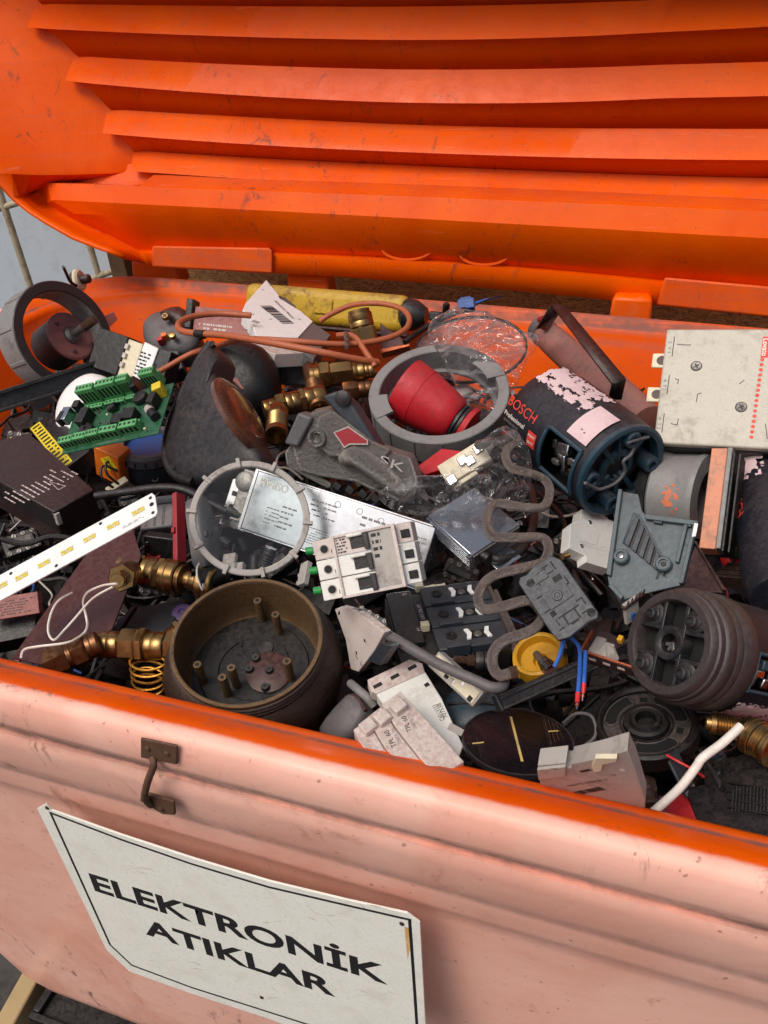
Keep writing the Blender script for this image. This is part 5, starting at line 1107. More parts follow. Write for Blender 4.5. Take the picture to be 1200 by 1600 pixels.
f = FL((322, 905), (352, 898), .055, .05); t = thing("black_boot", "black rubber boot with a thin white wire on the end of the polished brass valve", "boot", f)
part(t, "boot", "soft_black", B().lathe([(16, -18), (18, -14), (17, f.len), (12, f.len + 4), (0, f.len + 4)], 24)); part(t, "lead", "wire_white", B().tube([(-6, 18, -14), (-14, 24, -20), (6, 26, -24), (20, 14, -16), (26, 6, -8)], 1.6, 6))
f = FL((708, 1030), (768, 1034), .055, .05); t = thing("plunger", "rusty brown plunger pin with a black collar left of the yellow plug", "pin", f)
part(t, "pin", "rust", B().lathe([(0, 0), (6, 1), (6, 22), (9, 24), (9, 34), (0, 34)], 16)); part(t, "collar", "dark_plastic", B().lathe([(13, 34), (15, 38), (15, 46), (12, 48), (14, 52), (14, f.len), (0, f.len)], 24)); part(t, "tip", "steel", B().lathe([(2, -10), (2, 0)], 8))
f = FL((874, 872), (892, 866), .09, .09); t = thing("brass_screw", "small brass screw between the overturned contactor and the white breaker", "screw", f)
part(t, "head", "brass", B().lathe([(0, 0), (7, 0), (7, 5), (0, 6)], 6)); part(t, "shank", "brass", B().lathe([v for k in range(5) for v in ((3.6, 6 + k * 2.6), (4.6, 7.2 + k * 2.6))] + [(0, 19)], 14))
# ------------------------------------------------------------------ the heap, right part
# navy power tool housing, open front towards lower right
f = FA(968, 735, -39, 54, .11); t = thing("tool_housing", "large dark navy power tool housing with red lettering and torn pink paper label", "power tool", f)
WIN = lambda th, z: 97 < th < 152 and -98 < z < -16
zs = [2, 0, -4, -8, -14] + [-16 - 5 * k for k in range(40)]
def rad(z): return 80 + 3 * min(1, -z / 40) if z > -170 else 83 - 14 * ((-170 - z) / 45) ** 1.6
part(t, "shell", "navy_plastic", B().lathe([(76, -8), (76, 2), (80, 2)] + [(rad(z), z) for z in zs[3:] if z > -214] + [(50, -222), (0, -226)], 120, skip=WIN), ang=34, solid=3)
# rim round the opening
W0 = [(83.5 * math.cos(math.radians(a)), 83.5 * math.sin(math.radians(a)), z) for a, z in [(99, -14 - 4 * k) for k in range(21)] + [(99 + 3 * k, -99) for k in range(1, 18)] + [(153, -99 + 4 * k) for k in range(21)] + [(153 - 3 * k, -15) for k in range(18)]]
part(t, "opening_rim", "teal_plastic", B().tube(W0 + [W0[0]], 3.4, 8, smooth=False))
part(t, "motor_core", "soft_black", B().cyl((0, 0, -200), (0, 0, -12), 48, n=40))
for th, z, r, w, h, d_, m_ in ((112, -60, 62, 18, 26, 14, "bright_metal"), (128, -48, 60, 26, 8, 18, "aluminium"), (120, -34, 62, 12, 16, 10, "bright_metal"), (140, -74, 60, 10, 18, 8, "steel"), (136, -30, 60, 16, 12, 12, "brass"), (116, -84, 60, 16, 10, 9, "soft_black"), (146, -46, 60, 9, 30, 7, "dark_plastic")):
    a = math.radians(th); part(t, "contact", m_, B().box(-d_ / 2, -w / 2, -h / 2, d_ / 2, w / 2, h / 2), 2).matrix_basis = Matrix.Translation(((r + 6) * math.cos(a), (r + 6) * math.sin(a), z)) @ Matrix.Rotation(a, 4, 'Z') @ Matrix.Rotation(.3, 4, 'X')
a = math.radians(124); part(t, "brush_cylinder", "bright_metal", B().cyl((60 * math.cos(a), 60 * math.sin(a), -76), (66 * math.cos(a), 66 * math.sin(a), -50), 10, n=20))
part(t, "paper_label", "torn_paper", cylpatch(84.4, 20, 68, -198, -64, 44, 80, .66, 3))
part(t, "paper_label", "torn_paper", cylpatch(84.8, 46, 92, -62, -14, 10, 10))
part(t, "marks", "ink", cylpatch(85.2, 78, 84, -48, -30, 5, 8, .62, 9))
text(t, "BOSCH", 24, (0, 0, 0), "ink_red", bold=.03, wrap=(84, 104, -168), name="lettering", sx=1.0)
text(t, "Professional", 12, (0, 0, 0), "wire_white", bold=.015, wrap=(84, 119, -176), name="lettering")
text(t, "GWS 24-230 JZ", 6.5, (0, 0, 0), "ink_grey", wrap=(84, 127, -182), name="lettering")
part(t, "badge", "ink_red", cylpatch(84.2, 117, 135, -134, -112, 6, 4)); text(t, "HEAVY", 6, (0, 0, 0), "wire_white", bold=.02, wrap=(84.6, 122, -123), name="lettering"); text(t, "DUTY", 6, (0, 0, 0), "wire_white", bold=.02, wrap=(84.6, 130, -123), name="lettering")
part(t, "emblem", "ink_grey", cylpatch(84.2, 93, 98, -210, -203, 3, 3))
part(t, "end_frame", "teal_plastic", B().lathe([(80.4, 1), (81, 6), (76, 8), (70, 6), (70, -14), (80, -14)], 72, closed=True))
part(t, "back_wall", "teal_plastic", B().lathe([(70, -30), (30, -34), (0, -34)], 40))
for a in (35, 130, 215, 310):
    r = 58; c = (r * math.cos(math.radians(a)), r * math.sin(math.radians(a)))
    o = part(t, "screw_boss", "teal_plastic", B().lathe([(15, -30), (14, 8), (12, 10), (7, 10), (7, 2), (0, 2)], 24, c=c)); part(o, "bore", "hole", B().lathe([(5.5, 2.3), (0, 2.3)], 16, c=c))
for a, w_ in ((0, 10), (80, 8), (170, 10), (262, 8), (48, 6), (232, 6)):
    part(t, "web", "teal_plastic", B().box(16, -w_ / 2, -30, 74, w_ / 2, -4), 1.5).rotation_euler.z = math.radians(a)
part(t, "bearing_seat", "teal_plastic", B().lathe([(34, -30), (33, -8), (28, -5), (22, -5), (21, -26), (0, -26)], 40))
for k in range(3): part(t, "rib", "teal_plastic", B().lathe([(26 + k * 3, -4 + k), (27 + k * 3, -3 + k), (28 + k * 3, -4 + k)], 40, skip=lambda th, z: not (100 < th < 200)))
part(t, "guide_wire", "mid_grey", B().tube([(46, 24, 6), (30, 18, 10), (14, 24, 12), (4, 6, 13), (-18, 4, 13), (-40, 22, 12), (-44, 40, 10), (-46, 62, 12)], 2.6, 8)); part(t, "guide_wire", "mid_grey", B().tube([(66, 10, 8), (52, 30, 10), (38, 44, 10)], 2.4, 8))
for a in (20, 95, 150, 190, 285): part(t, "gap", "hole", B().cb((46 * math.cos(math.radians(a)), 46 * math.sin(math.radians(a))), 26, 18, -29.5, -27, a), 3)
# bent strap and the dirty tube behind
f = F2((838, 512), (975, 596), (862, 476), (.1, -.75, .65), .10); t = thing("strap", "bent dark red flat metal strap standing behind the navy tool housing", "strap", f)
def plate3(par, nm, m_, pts, thick):
    b = B(); v = [b.b.verts.new(p) for p in pts]; b.b.faces.new(v); o = part(par, nm, m_, b, solid=thick); return o
g = lambda x, y, l: f.loc(at(x, y, l))
plate3(t, "leg", "maroon", [g(838, 512, .10), g(860, 508, .10), g(880, 478, .14), g(861, 475, .14)], 3)
plate3(t, "bar", "maroon", [g(861, 474, .141), g(882, 477, .141), g(977, 590, .125), g(956, 598, .125)], 3)
plate3(t, "foot", "soft_black", [g(956, 597, .125), g(977, 591, .125), g(970, 622, .10), g(950, 622, .10)], 3)
f = FL((848, 518), (1010, 662), .06, .045); t = thing("dirty_tube", "dirty maroon grey tube lying along the back wall behind the navy tool housing", "tube", f)
part(t, "tube", mat("dirty_maroon", (150, 100, 92), .5, dirt=.8, dirtc=(84, 70, 66), sc=1.3, dust=.3), B().lathe([(0, -4), (16, -4), (20, 2), (22, 30), (24, f.len * .5), (28, f.len * .7), (26, f.len), (0, f.len + 4)], 36)); part(t, "cap", "mid_grey", B().lathe([(17, -12), (21, -10), (22, 8), (18, 9)], 36, closed=True)); part(t, "hook", "dull_red", B().tube([(10, 20, 0), (18, 28, 22), (4, 33, 34)], 5))
# white contactor box with red dots
f = F2((1021, 692), (1290, 706), (1042, 514), (.05, -.66, .75), .12); t = thing("big_contactor", "large dirty white contactor box with red dots and screw heads leaning on the back wall", "contactor", f)
w_, h_ = f.lu, f.lv
part(t, "cover", "aged_white", B().box(0, 0, -16, w_, h_, 0), 3, label="dirty white cover"); part(t, "base", "dark_plastic", B().box(2, -2, -80, w_, h_ - 4, -16), 2)
for p in ((1031, 563), (1023, 616)):
    q = f.q(*p, -14); o = part(t, "lug", "cream", B().cb(q, 24, 25, -18, -14), 1.5); part(o, "bolt_hole", "maroon", B().lathe([(8, -13.8), (0, -13.8)], 20, c=(q.x + 3, q.y)))
for p in ((1088, 572), (1158, 636)):
    q = f.q(*p); o = part(t, "screw", "steel", B().lathe([(8, 0), (7.4, 1.2), (6, .6), (0, .6)], 24, c=q)); part(o, "ring", "ink", B().lathe([(8.6, .2), (7.6, .3)], 24, c=q)); part(o, "slot", "ink", B().cb(q, 9, 2.2, .6, .9, 30).cb(q, 9, 2.2, .6, .85, 120))
q0, q1 = f.q(1191, 562), f.q(1174, 683)
for k in range(16):
    q = q0.lerp(q1, k / 15); part(t, "dot", "ink_red", B().lathe([(2.9, .25), (0, .25)], 14, c=q))
q = f.q(1195, 541); c_ = [f.q(*p) for p in ((1192, 526), (1206, 526), (1202, 559), (1188, 559))]
part(t, "brand_plate", "ink_red", B().prism(c_, 0, .3)); textq(t, f, "Lovato", (1193, 529), (1190, 556), 8, "wire_white", z=.45, bold=.02)
for (a_, b_), s1, s2 in ((((1054, 526), (1050, 557)), "1 L1", "2 T1"), (((1046, 586), (1042, 616)), "3 L2", "4 T2"), (((1038, 646), (1034, 676)), "5 L3", "6 T3")):
    A, C_ = f.q(*a_), f.q(*b_); part(t, "rule", "ink", strip([A, C_], 1.3, .3, False)); textq(t, f, s2, (a_[0] - 9, a_[1] + 6), (b_[0] - 7, b_[1] - 6), 5, "ink_grey", z=.3)
for pts in (((1058, 538), (1070, 539), (1080, 539)), ((1055, 592), (1060, 593), (1059, 600)), ((1048, 662), (1058, 664), (1060, 654)), ((1155, 600), (1163, 594)), ((1088, 628), (1090, 616), (1096, 614)), ((1196, 662), (1199, 686))):
    part(t, "pen_mark", "ink", strip([f.q(*p) for p in pts], 1.2, .3, False))
# grey drum and copper plate under it
f = FA(1092, 775, -8, 72, .075); t = thing("grey_drum", "grey metal drum with scratched orange paint below the big white contactor box", "drum", f)
part(t, "drum", "grey_plastic", B().lathe([(40, 12), (66, 10), (68, 4), (66, -2), (64, -40), (68, -48), (70, -56), (66, -60), (0, -60)], 56)); part(t, "back_ring", "dark_plastic", B().lathe([(60, -60), (66, -62), (64, -78), (0, -78)], 48))
part(t, "paint_patch", mat("orange_scrape", (214, 112, 70), .6, dirt=.7, dirtc=(150, 140, 134), sc=2), cylpatch(65.4, 78, 118, -34, -8, 10, 8, .6, 4))
f = F2((1092, 856), (1120, 858), (1112, 700), (.3, -.6, .7), .085); t = thing("copper_plate", "upright copper painted plate edge beside the grey drum", "plate", f)
part(t, "plate", mat("copper_paint", (204, 136, 106), .6, .1, dirt=.8, dirtc=(150, 128, 116), sc=1.8, dust=.05), B().box(0, 0, -40, 24, f.lv, 0), 1.2); part(t, "backing", "grey_plastic", B().box(24, 2, -44, 31, f.lv + 2, -2), 1)
for k in range(2): part(t, "lamination", "soft_black", B().box(32 + k * 8, -2, -46, 36 + k * 8, f.lv - 6, -4 - k * 4), 1)
f = FA(1150, 850, 170, 62, .03); t = thing("red_arc", "curved red orange plastic ring fragment in shadow at the right", "ring fragment", f); part(t, "arc", "red_plastic", B().lathe([(34, -6), (40, -6), (40, 6), (34, 6)], 40, closed=True)); part(t, "hub", "soft_black", B().lathe([(30, -4), (0, -4)], 24))
# second navy tool at the right edge
f = FL((1186, 716), (1226, 938), .09, .09); t = thing("tool_housing", "navy tool housing cut by the right edge, with white paper label and red lettering", "power tool", f)
part(t, "shell", "navy_plastic", B().lathe([(0, -2), (30, 0), (42, 12), (44, 30), (40, 60), (46, 90), (47, f.len - 30), (40, f.len), (0, f.len + 4)], 48)); part(t, "cap", "teal_plastic", B().lathe([(24, -4), (43, 10), (45, 34), (40, 40)], 48))
part(t, "paper_label", "torn_paper", cylpatch(47.4, 84, 140, 40, 112, 10, 14, .55, 6)); text(t, "BOSCH", 20, (0, 0, 0), "ink_red", bold=.03, wrap=(47.3, 140, 150), name="lettering"); part(t, "torn_label", "torn_paper", cylpatch(47.6, 128, 156, 92, 118, 6, 8, .66, 12)); part(t, "slot", "hole", B().cb((0, 45), 10, 5, 20, 34), 1)
# teal grey cover with slats
f = F2((948, 906), (1066, 914), (967, 770), (-.1, -.6, .8), .10); t = thing("slatted_cover", "teal grey plastic tool cover with diagonal slats and two screw bosses", "cover", f)
GP = lambda *a, z=0: [f.q(*p, z) for p in a]
part(t, "plate", "teal_grey", B().prism(GP((949, 900), (952, 918), (972, 938), (1022, 924), (1066, 914), (1078, 868), (1090, 817), (1012, 808), (1003, 798), (997, 772), (968, 767)), -4, 0), 1.0)
for a in (((949, 900), (968, 767), (974, 768), (956, 902)), ((952, 918), (972, 940), (976, 934), (958, 914)), ((1010, 806), (1092, 817), (1090, 824), (1010, 814)), ((1062, 914), (1085, 818), (1091, 818), (1069, 914)), ((1056, 880), (1070, 822), (1076, 823), (1062, 882))): part(t, "edge_wall", "teal_grey", B().prism(GP(*a), -4, 9), 1)
for k in range(6):
    x0, y0 = 980 + k * 9.5, 868 - k * 0 + k * 7; x1, y1 = 990 + k * 9, 806 + k * 12
    x0, y0, x1, y1 = 976 + k * 11, 850 + k * 9, 994 + k * 8, 806 + k * 14
    part(t, "slat", "slate_plastic", B().prism(GP((x0, y0), (x1, y1), (x1 + 6, y1 + 6), (x0 + 7, y0 + 6)), 0, 5), .8); part(t, "gap", "soft_black", B().prism(GP((x0 + 7, y0 + 6), (x1 + 6, y1 + 6), (x1 + 8.5, y1 + 9), (x0 + 10, y0 + 9)), 0, .5))
part(t, "slat_frame", "teal_grey", strip(GP((974, 850), (991, 803), (998, 806), (1036, 872), (1034, 884), (1026, 905)), 4, .6, False), solid=3)
for p in ((971, 870), (1037, 882)):
    q = f.q(*p, 8); o = part(t, "screw_boss", "teal_grey", B().lathe([(12, 0), (12, 12), (10, 14), (7, 14), (7, 10), (0, 10)], 24, c=q)); part(o, "screw", "tin" if p[0] < 1000 else "soft_black", B().lathe([(4, 10.4), (3.4, 11.5), (0, 12)], 14, c=q))
for a in (((1022, 815), (1036, 817), (1036, 821), (1022, 819)), ((1074, 816), (1082, 817), (1081, 826), (1073, 825))): part(t, "tab", "slate_plastic", B().prism(GP(*a), 0, 7), .8)
part(t, "tape", "clean_white", B().prism(GP((1085, 817), (1091, 818), (1087, 838), (1081, 839), z=10), 9, 10.5), .4)
f = F2((890, 858), (948, 890), (893, 812), (.0, -.5, .85), .07); t = thing("white_breaker", "clean white breaker case lying on its side left of the slatted cover", "circuit breaker", f)
part(t, "case", "white_plastic", B().prism([f.q(*p) for p in ((889, 856), (892, 818), (906, 812), (909, 795), (925, 800), (960, 815), (956, 890), (948, 888), (916, 878), (915, 868))], -22, 0), 1)
for p in ((922, 816), (909, 853)): o = part(t, "rivet", "tin", B().lathe([(4, 0), (3.5, .8), (2, .9), (2, .3), (0, .3)], 16, c=f.q(*p)))
for a in (((905, 846), (932, 852), (936, 836)), ((910, 850), (945, 862))): part(t, "seam", "light_grey", strip([f.q(*p) for p in a], .8, .15, False))
f = F2((1050, 905), (1135, 925), (1080, 850), (.1, -.5, .8), .05); t = thing("maroon_sheet", "dark maroon folded metal sheet behind the ribbed motor", "sheet", f)
part(t, "sheet", "maroon", B().prism([f.q(*p) for p in ((1062, 922), (1086, 852), (1132, 926))], -4, 0), .8); part(t, "fold", "maroon", B().prism([f.q(*p) for p in ((1086, 850), (1090, 850), (1136, 926), (1130, 926))], 0, 8), .6)
f = F2((1115, 900), (1180, 905), (1150, 868), (.1, -.5, .8), .055); t = thing("lamination_block", "brown laminated core block in shadow right of the maroon sheet", "block", f)
for k in range(6): part(t, "lamination", "bronze", B().box(0, k * 7, -20, f.lu, k * 7 + 5.6, -k % 2), .6)
f = FL((1090, 858), (1165, 866), .06, .06); t = thing("green_tube", "glossy dark green tube in shadow under the copper plate", "tube", f); part(t, "tube", mat("dark_green", (20, 66, 46), .3, dirt=.3), B().lathe([(0, 0), (8, 1), (9, 10), (9, f.len - 6), (5, f.len), (0, f.len)], 20)); part(t, "cap", "cream", B().lathe([(4, f.len), (4, f.len + 8), (0, f.len + 8)], 14))
# contactor base turned over
f = F2((872, 1001), (937, 958), (809, 905), (-.05, -.5, .86), .12); t = thing("contactor", "slate grey contactor seen from its moulded back, lying over the heating tube", "contactor", f)
E = ((872, 1001), (858, 985), (810, 912), (812, 902), (822, 898), (836, 882), (862, 868), (876, 874), (900, 908), (934, 956), (934, 966), (920, 972), (890, 996))
part(t, "back_plate", "slate_plastic", B().prism([f.q(*p) for p in E], -10, 0), 1.6)
w_, h_ = f.lu, f.lv
bd = B(); 
part(t, "body", "dark_plastic", B().box(2, 12, -60, w_ - 4, h_ - 6, -10), 2); part(t, "front", "cream", B().box(6, 20, -74, w_ - 10, h_ - 14, -60), 1.5)
for p in ((829, 911), (924, 957)): q = f.q(*p); part(t, "mount_hole", "hole", B().lathe([(7, .2), (0, .2)], 18, c=q))
for (u, v, a, b2, ro) in ((.2, .86, 18, 2.2, 0), (.32, .80, 2.2, 14, 0), (.5, .9, 16, 2.2, 0), (.78, .88, 2.4, 16, 0), (.66, .82, 12, 2.2, 0), (.62, .93, 12, 2.2, 0), (.18, .62, 12, 2.4, 0), (.24, .56, 2.4, 12, 0), (.84, .62, 2.4, 14, 0), (.78, .56, 10, 2.4, 0), (.15, .4, 12, 2.4, 0), (.22, .33, 9, 9, 0), (.2, .2, 2.2, 12, 0),
                          (.5, .24, 40, 2.0, 0), (.36, .16, 2.0, 18, 0), (.64, .16, 2.0, 18, 0), (.2, .1, 10, 2.2, 0), (.82, .3, 12, 2.2, 0), (.88, .25, 2.2, 12, 0), (.8, .12, 14, 2.2, 0), (.5, .08, 14, 2.2, 0), (.7, .7, 14, 10, 0)):
    part(t, "groove", "hole", B().cb((w_ * u, h_ * v), a, b2, 0, .5), .2)
for (u, v, a, b2) in ((.5, .5, w_ * .56, h_ * .24), (.42, .84, 24, 14), (.5, .16, w_ * .24, 16)): part(t, "raised_panel", "slate_plastic", B().cb((w_ * u, h_ * v), a, b2, 0, 1.6), .6)
part(t, "button", "slate_plastic", B().lathe([(9, 1.6), (8, 3), (5, 3), (4, 2.2), (0, 2.2)], 20, c=(w_ * .5, h_ * .5)))
for k in range(4): part(t, "vent", "hole", B().box(w_ - 4.2, 30 + k * 22, -40, w_ - 3.8, 40 + k * 22, -34))
# yellow cap with spring and wires
f = FA(840, 1022, 115, 38, .065); t = thing("plug_housing", "yellow plastic cap with notches and a steel spring stuck in it", "cap", f)
part(t, "cap", "yellow_plastic", B().lathe([(40, -2), (40, 2), (36, 4), (33, 2), (32, -14), (12, -16), (10, -22), (0, -22)], 48)); part(t, "wall", "yellow_plastic", B().lathe([(40, -2), (41, -26), (38, -40), (0, -40)], 48))
for a in (70, 130, 10): part(t, "notch", "dark_plastic", B().box(-5, 40, -14, 5, 41.6, -2), .4).rotation_euler.z = math.radians(a)
q0, q1 = f.q(838, 1022, -10), f.q(862, 1048, 12); part(t, "pin", "steel", B().cyl(q0, q1, 6)); d = (q1 - q0)
for k in range(7): p_ = q0 + d * (.5 + k * .08); part(t, "coil", "bright_metal", B().cyl(p_, p_ + d * .035, 12 - abs(3 - k) * .6, n=20))
part(t, "base", "yellow_plastic", B().prism([f.q(*p, -40) for p in ((804, 1056), (800, 1030), (830, 1000), (870, 1020), (840, 1060))], -48, -40), 1.5)
for k, pts in enumerate((((884, 990, .10), (880, 1005, .10), (874, 1025, .095), (866, 1042, .09)), ((892, 996, .105), (905, 1012, .10), (906, 1040, .10), (905, 1060, .10), (903, 1085, .098)), ((915, 1018, .10), (914, 1040, .10), (913, 1058, .10), (912, 1070, .098)))):
    t, fr_, L = cable("blue_wire", ("blue wire curving into the steel spring of the yellow cap", "longer blue wire with a red ferrule hanging left of its neighbour", "shorter blue wire with a red ferrule hanging beside the copper bar")[k], "wire", list(pts), 3.4, "wire_blue", 8, group=None)
    if k:
        d = (L[-1] - L[-2]).normalized(); part(t, "ferrule", "wire_red", B().cyl(L[-1] - d * 2, L[-1] + d * 14, 4.2, 3.4)); part(t, "pin", "tin", B().cyl(L[-1] + d * 14, L[-1] + d * 26, 1.8)); part(t, "barb", "copper", B().cyl(L[-1] + d * 17, L[-1] + d * 20, 2.8))
f = F2((905, 1016), (986, 1042), (924, 984), (0, -.5, .85), .09); t = thing("copper_bar", "copper edged rectangular metal frame with slots left of the ribbed motor", "frame", f)
w_, h_ = f.lu, f.lv; part(t, "frame", "copper", B().box(0, 0, -12, w_, 3, 0).box(0, 3, -12, 3, h_, 0), .5); part(t, "side", "maroon", B().box(0, -1, -24, w_, 0, -2), .4)
for k in range(3): part(t, "slot", "dusty_white", B().box(14 + k * 24, -1.4, -16, 26 + k * 24, -1, -10), .3)
part(t, "inner", "light_grey", B().box(8, 8, -20, 26, h_ - 2, -8).box(26, 6, -18, 44, h_ - 10, -4), 2); part(t, "roll", "light_grey", B().cyl((36, 26, -12), (52, 8, -6), 9)); part(t, "bit", "yellow_plastic", B().box(46, h_ - 6, -6, 54, h_ + 4, 4), 1)
f = F2((978, 962), (1008, 940), (974, 932), (.1, -.5, .85), .11); t = thing("pin_header", "small circuit part with a row of upright pins beside the slatted cover", "circuit part", f)
part(t, "board", "light_grey", B().box(0, -20, -6, 30, 20, 0), 1); part(t, "chip", "blue_plastic", B().box(10, -16, 0, 18, -4, 4), .6); part(t, "frame", "maroon", B().box(-4, 14, -6, 44, 18, 3), .6)
for k in range(5): part(t, "pin", "tin", B().cyl((2 + k * 9, 17, 2), (4 + k * 9, 30, 6), 1.3, n=6))
# ribbed motor at right
f = FA(1042, 1004, 166, 41, .12); t = thing("ribbed_motor", "big dark motor with cross ribbed open end plate and four bolts at right", "motor", f)
part(t, "face_ring", "warm_dark", B().lathe([(66, -30), (66, -4), (69, 0), (80, 0), (84, -4), (85, -12), (88, -14), (88, -30)], 64)); part(t, "flange", "warm_dark", B().lathe([(88, -24), (91, -26), (93, -30), (93, -44), (91.5, -46), (93, -48), (93, -60), (92.4, -62)], 72)); part(t, "collar", "warm_dark", B().lathe([(92.4, -60), (94.5, -63), (95, -92), (94, -94)], 72))
part(t, "barrel", "navy_plastic", B().lathe([(94, -90), (92, -96), (92, -330), (0, -334)], 72, skip=lambda th, z: 62 < th < 100 and -300 < z < -90))
part(t, "core", "soft_black", B().cyl((0, 0, -300), (0, 0, -30), 64, n=40)); part(t, "recess", "hole", B().lathe([(68, -28), (0, -28)], 40))
for s_ in (-1, 1):
    part(t, "crossbar", "dark_plastic", B().box(-70, s_ * 22 - 3.5, -26, 70, s_ * 22 + 3.5, -5), 1.5); part(t, "crossbar", "dark_plastic", B().box(s_ * 22 - 3.5, -70, -26, s_ * 22 + 3.5, 70, -5.4), 1.5)
part(t, "hub", "dark_plastic", B().lathe([(15, -26), (15, -4), (18, -2), (26, -2), (28, -5), (28, -26)], 40)); 
for a in (10, 60, 110): part(t, "commutator_blade", "steel", B().box(-3, -13, -24, 3, 2, -12), 1).rotation_euler.z = math.radians(a)
for a in (45, 135, 225, 315):
    c = (57 * math.cos(math.radians(a)), 57 * math.sin(math.radians(a)))
    o = part(t, "bolt_boss", "dark_plastic", B().lathe([(20, -26), (19, -6), (16, -4), (0, -4)], 24, c=c)); part(o, "bolt", "steel" if False else "dark_plastic", B().lathe([(12, -4), (12, -2), (10, 0), (9, 5), (6, 6), (5, 3), (0, 3)], 20, c=c))
for th, z, w, h, m_ in ((72, -140, 18, 12, "steel"), (80, -150, 12, 20, "bright_metal"), (70, -172, 18, 16, "bright_metal"), (88, -138, 10, 14, "slate_plastic"), (90, -165, 16, 26, "teal_plastic"), (78, -195, 22, 18, "steel"), (86, -215, 12, 22, "hole")):
    a = math.radians(th); part(t, "contact", m_, B().box(-8, -w / 2, -h / 2, 8, w / 2, h / 2), 2).matrix_basis = Matrix.Translation((78 * math.cos(a), 78 * math.sin(a), z + 32)) @ Matrix.Rotation(a, 4, 'Z')
part(t, "window_frame", "teal_plastic", B().tube([(92 * math.cos(math.radians(a)), 92 * math.sin(math.radians(a)), z) for a, z in ((62, -300), (62, -98), (80, -96), (100, -98), (100, -300))], 3, 8, smooth=False))
part(t, "paper_label", "torn_paper", cylpatch(93, 12, 48, -280, -104, 20, 40, .5, 8))
# black wheel
f = FA(1009, 1124, 92, 44, .045); t = thing("pulley", "black plastic pulley wheel with curved openings under the ribbed motor", "wheel", f)
part(t, "tyre", "soft_black", B().lathe([(66, -4), (70, 0), (74, 0), (78, -4), (78, -30), (66, -30)], 72, closed=True)); part(t, "web", mat("dusty_black", (44, 42, 42), .5, dust=.2, dirt=.3), B().lathe([(66, -9), (36, -9), (36, -20), (66, -20)], 72, closed=True))
part(t, "hub", "soft_black", B().lathe([(36, -10), (34, -2), (28, 0), (24, -2), (22, 2), (16, 2), (15, -12), (0, -12)], 40)); part(t, "ridge", "black_plastic", B().lathe([(38, -9), (38, -6), (41, -6), (41, -9)], 56, closed=True))
for a in (100, 215, 325):
    o = part(t, "opening", "hole", B().lathe([(44, -8.5), (62, -8.5)], 90, skip=lambda th, z: th > 64)); o.rotation_euler.z = math.radians(a - 32)
    o = part(t, "opening_rim", "dusty_black", B().tube([(r * math.cos(math.radians(th)), r * math.sin(math.radians(th)), -7.5) for r, th in [(43, x) for x in range(-32, 33, 8)] + [(53, 38)] + [(63, x) for x in range(32, -33, -8)] + [(53, -38), (43, -32)]], 2.0, 6)); o.rotation_euler.z = math.radians(a)
for a in (40, 55, 160, 270): part(t, "square_hole", "hole", B().box(46, -6, -8.8, 56, 6, -8.4), .3).rotation_euler.z = math.radians(a)
f = F2((860, 1160), (960, 1190), (900, 1090), (0, -.35, .93), -.015); t = thing("black_cover", "matt black plastic cover plate with raised edge under the pulley wheel", "cover", f)
part(t, "plate", "black_plastic", B().prism([f.q(*p) for p in ((880, 1140), (940, 1085), (1000, 1100), (1020, 1180), (960, 1200), (880, 1190))], -8, 0), 2); part(t, "edge", "soft_black", B().tube([f.q(878, 1138, 2), f.q(908, 1112, 2), f.q(936, 1086, 2)], 3))
# round solar panel
f = FA(809, 1156, 83, 55, .05); t = thing("solar_disc", "round dark solar panel disc with pale conductor lines near the rim", "solar panel", f)
part(t, "disc", "solar_cell", B().lathe([(84, -6), (85, -4), (84, 0), (0, 0)], 72)); part(t, "rim", "dark_plastic", B().lathe([(83, -8), (87, -7), (87, .6), (84, 1)], 72, closed=True)); part(t, "stub", "steel", B().cyl((-40, -78, -8), (-40, -78, -26), 9))
cl = mat("conductor", (206, 176, 110), .5, dirt=.5, dirtc=(120, 90, 60), dust=0)
A, C_ = f.q(798, 1120), f.q(816, 1190); part(t, "busbar", "conductor", strip([A, C_], 4, .3, False))
for a_, b_ in (((738, 1162), (756, 1160)), ((857, 1143), (872, 1142))): part(t, "busbar", "conductor", strip([f.q(*a_), f.q(*b_)], 3.4, .3, False))
for k in range(4): part(t, "conductor", "bronze_edge", strip([f.q(850 + k * 6, 1122 + k * 2), f.q(862 + k * 6, 1164 - k * 3)], .9, .3, False))
part(t, "cell_edge", "soft_black", strip([f.q(846, 1117), f.q(864, 1185)], 2.5, .25, False)); part(t, "cell_edge", "dark_plastic", strip([f.q(740, 1130), f.q(752, 1185)], 1, .25, False))
# black channel
f = FL((782, 1098), (935, 1030), .075, .08); t = thing("channel_bar", "black grooved plastic channel bar lying between the yellow cap and solar panel", "channel", f)
part(t, "base", "black_plastic", B().box(-12, -14, 0, 12, 0, f.len), 1.5); part(t, "rail", "dark_plastic", B().box(-12, 0, 0, -8, 6, f.len), .8); part(t, "rail", "dark_plastic", B().box(4, 0, 0, 8, 5, f.len), .8); part(t, "end", "dark_plastic", B().box(-14, -16, -6, 14, 7, 0), 2)
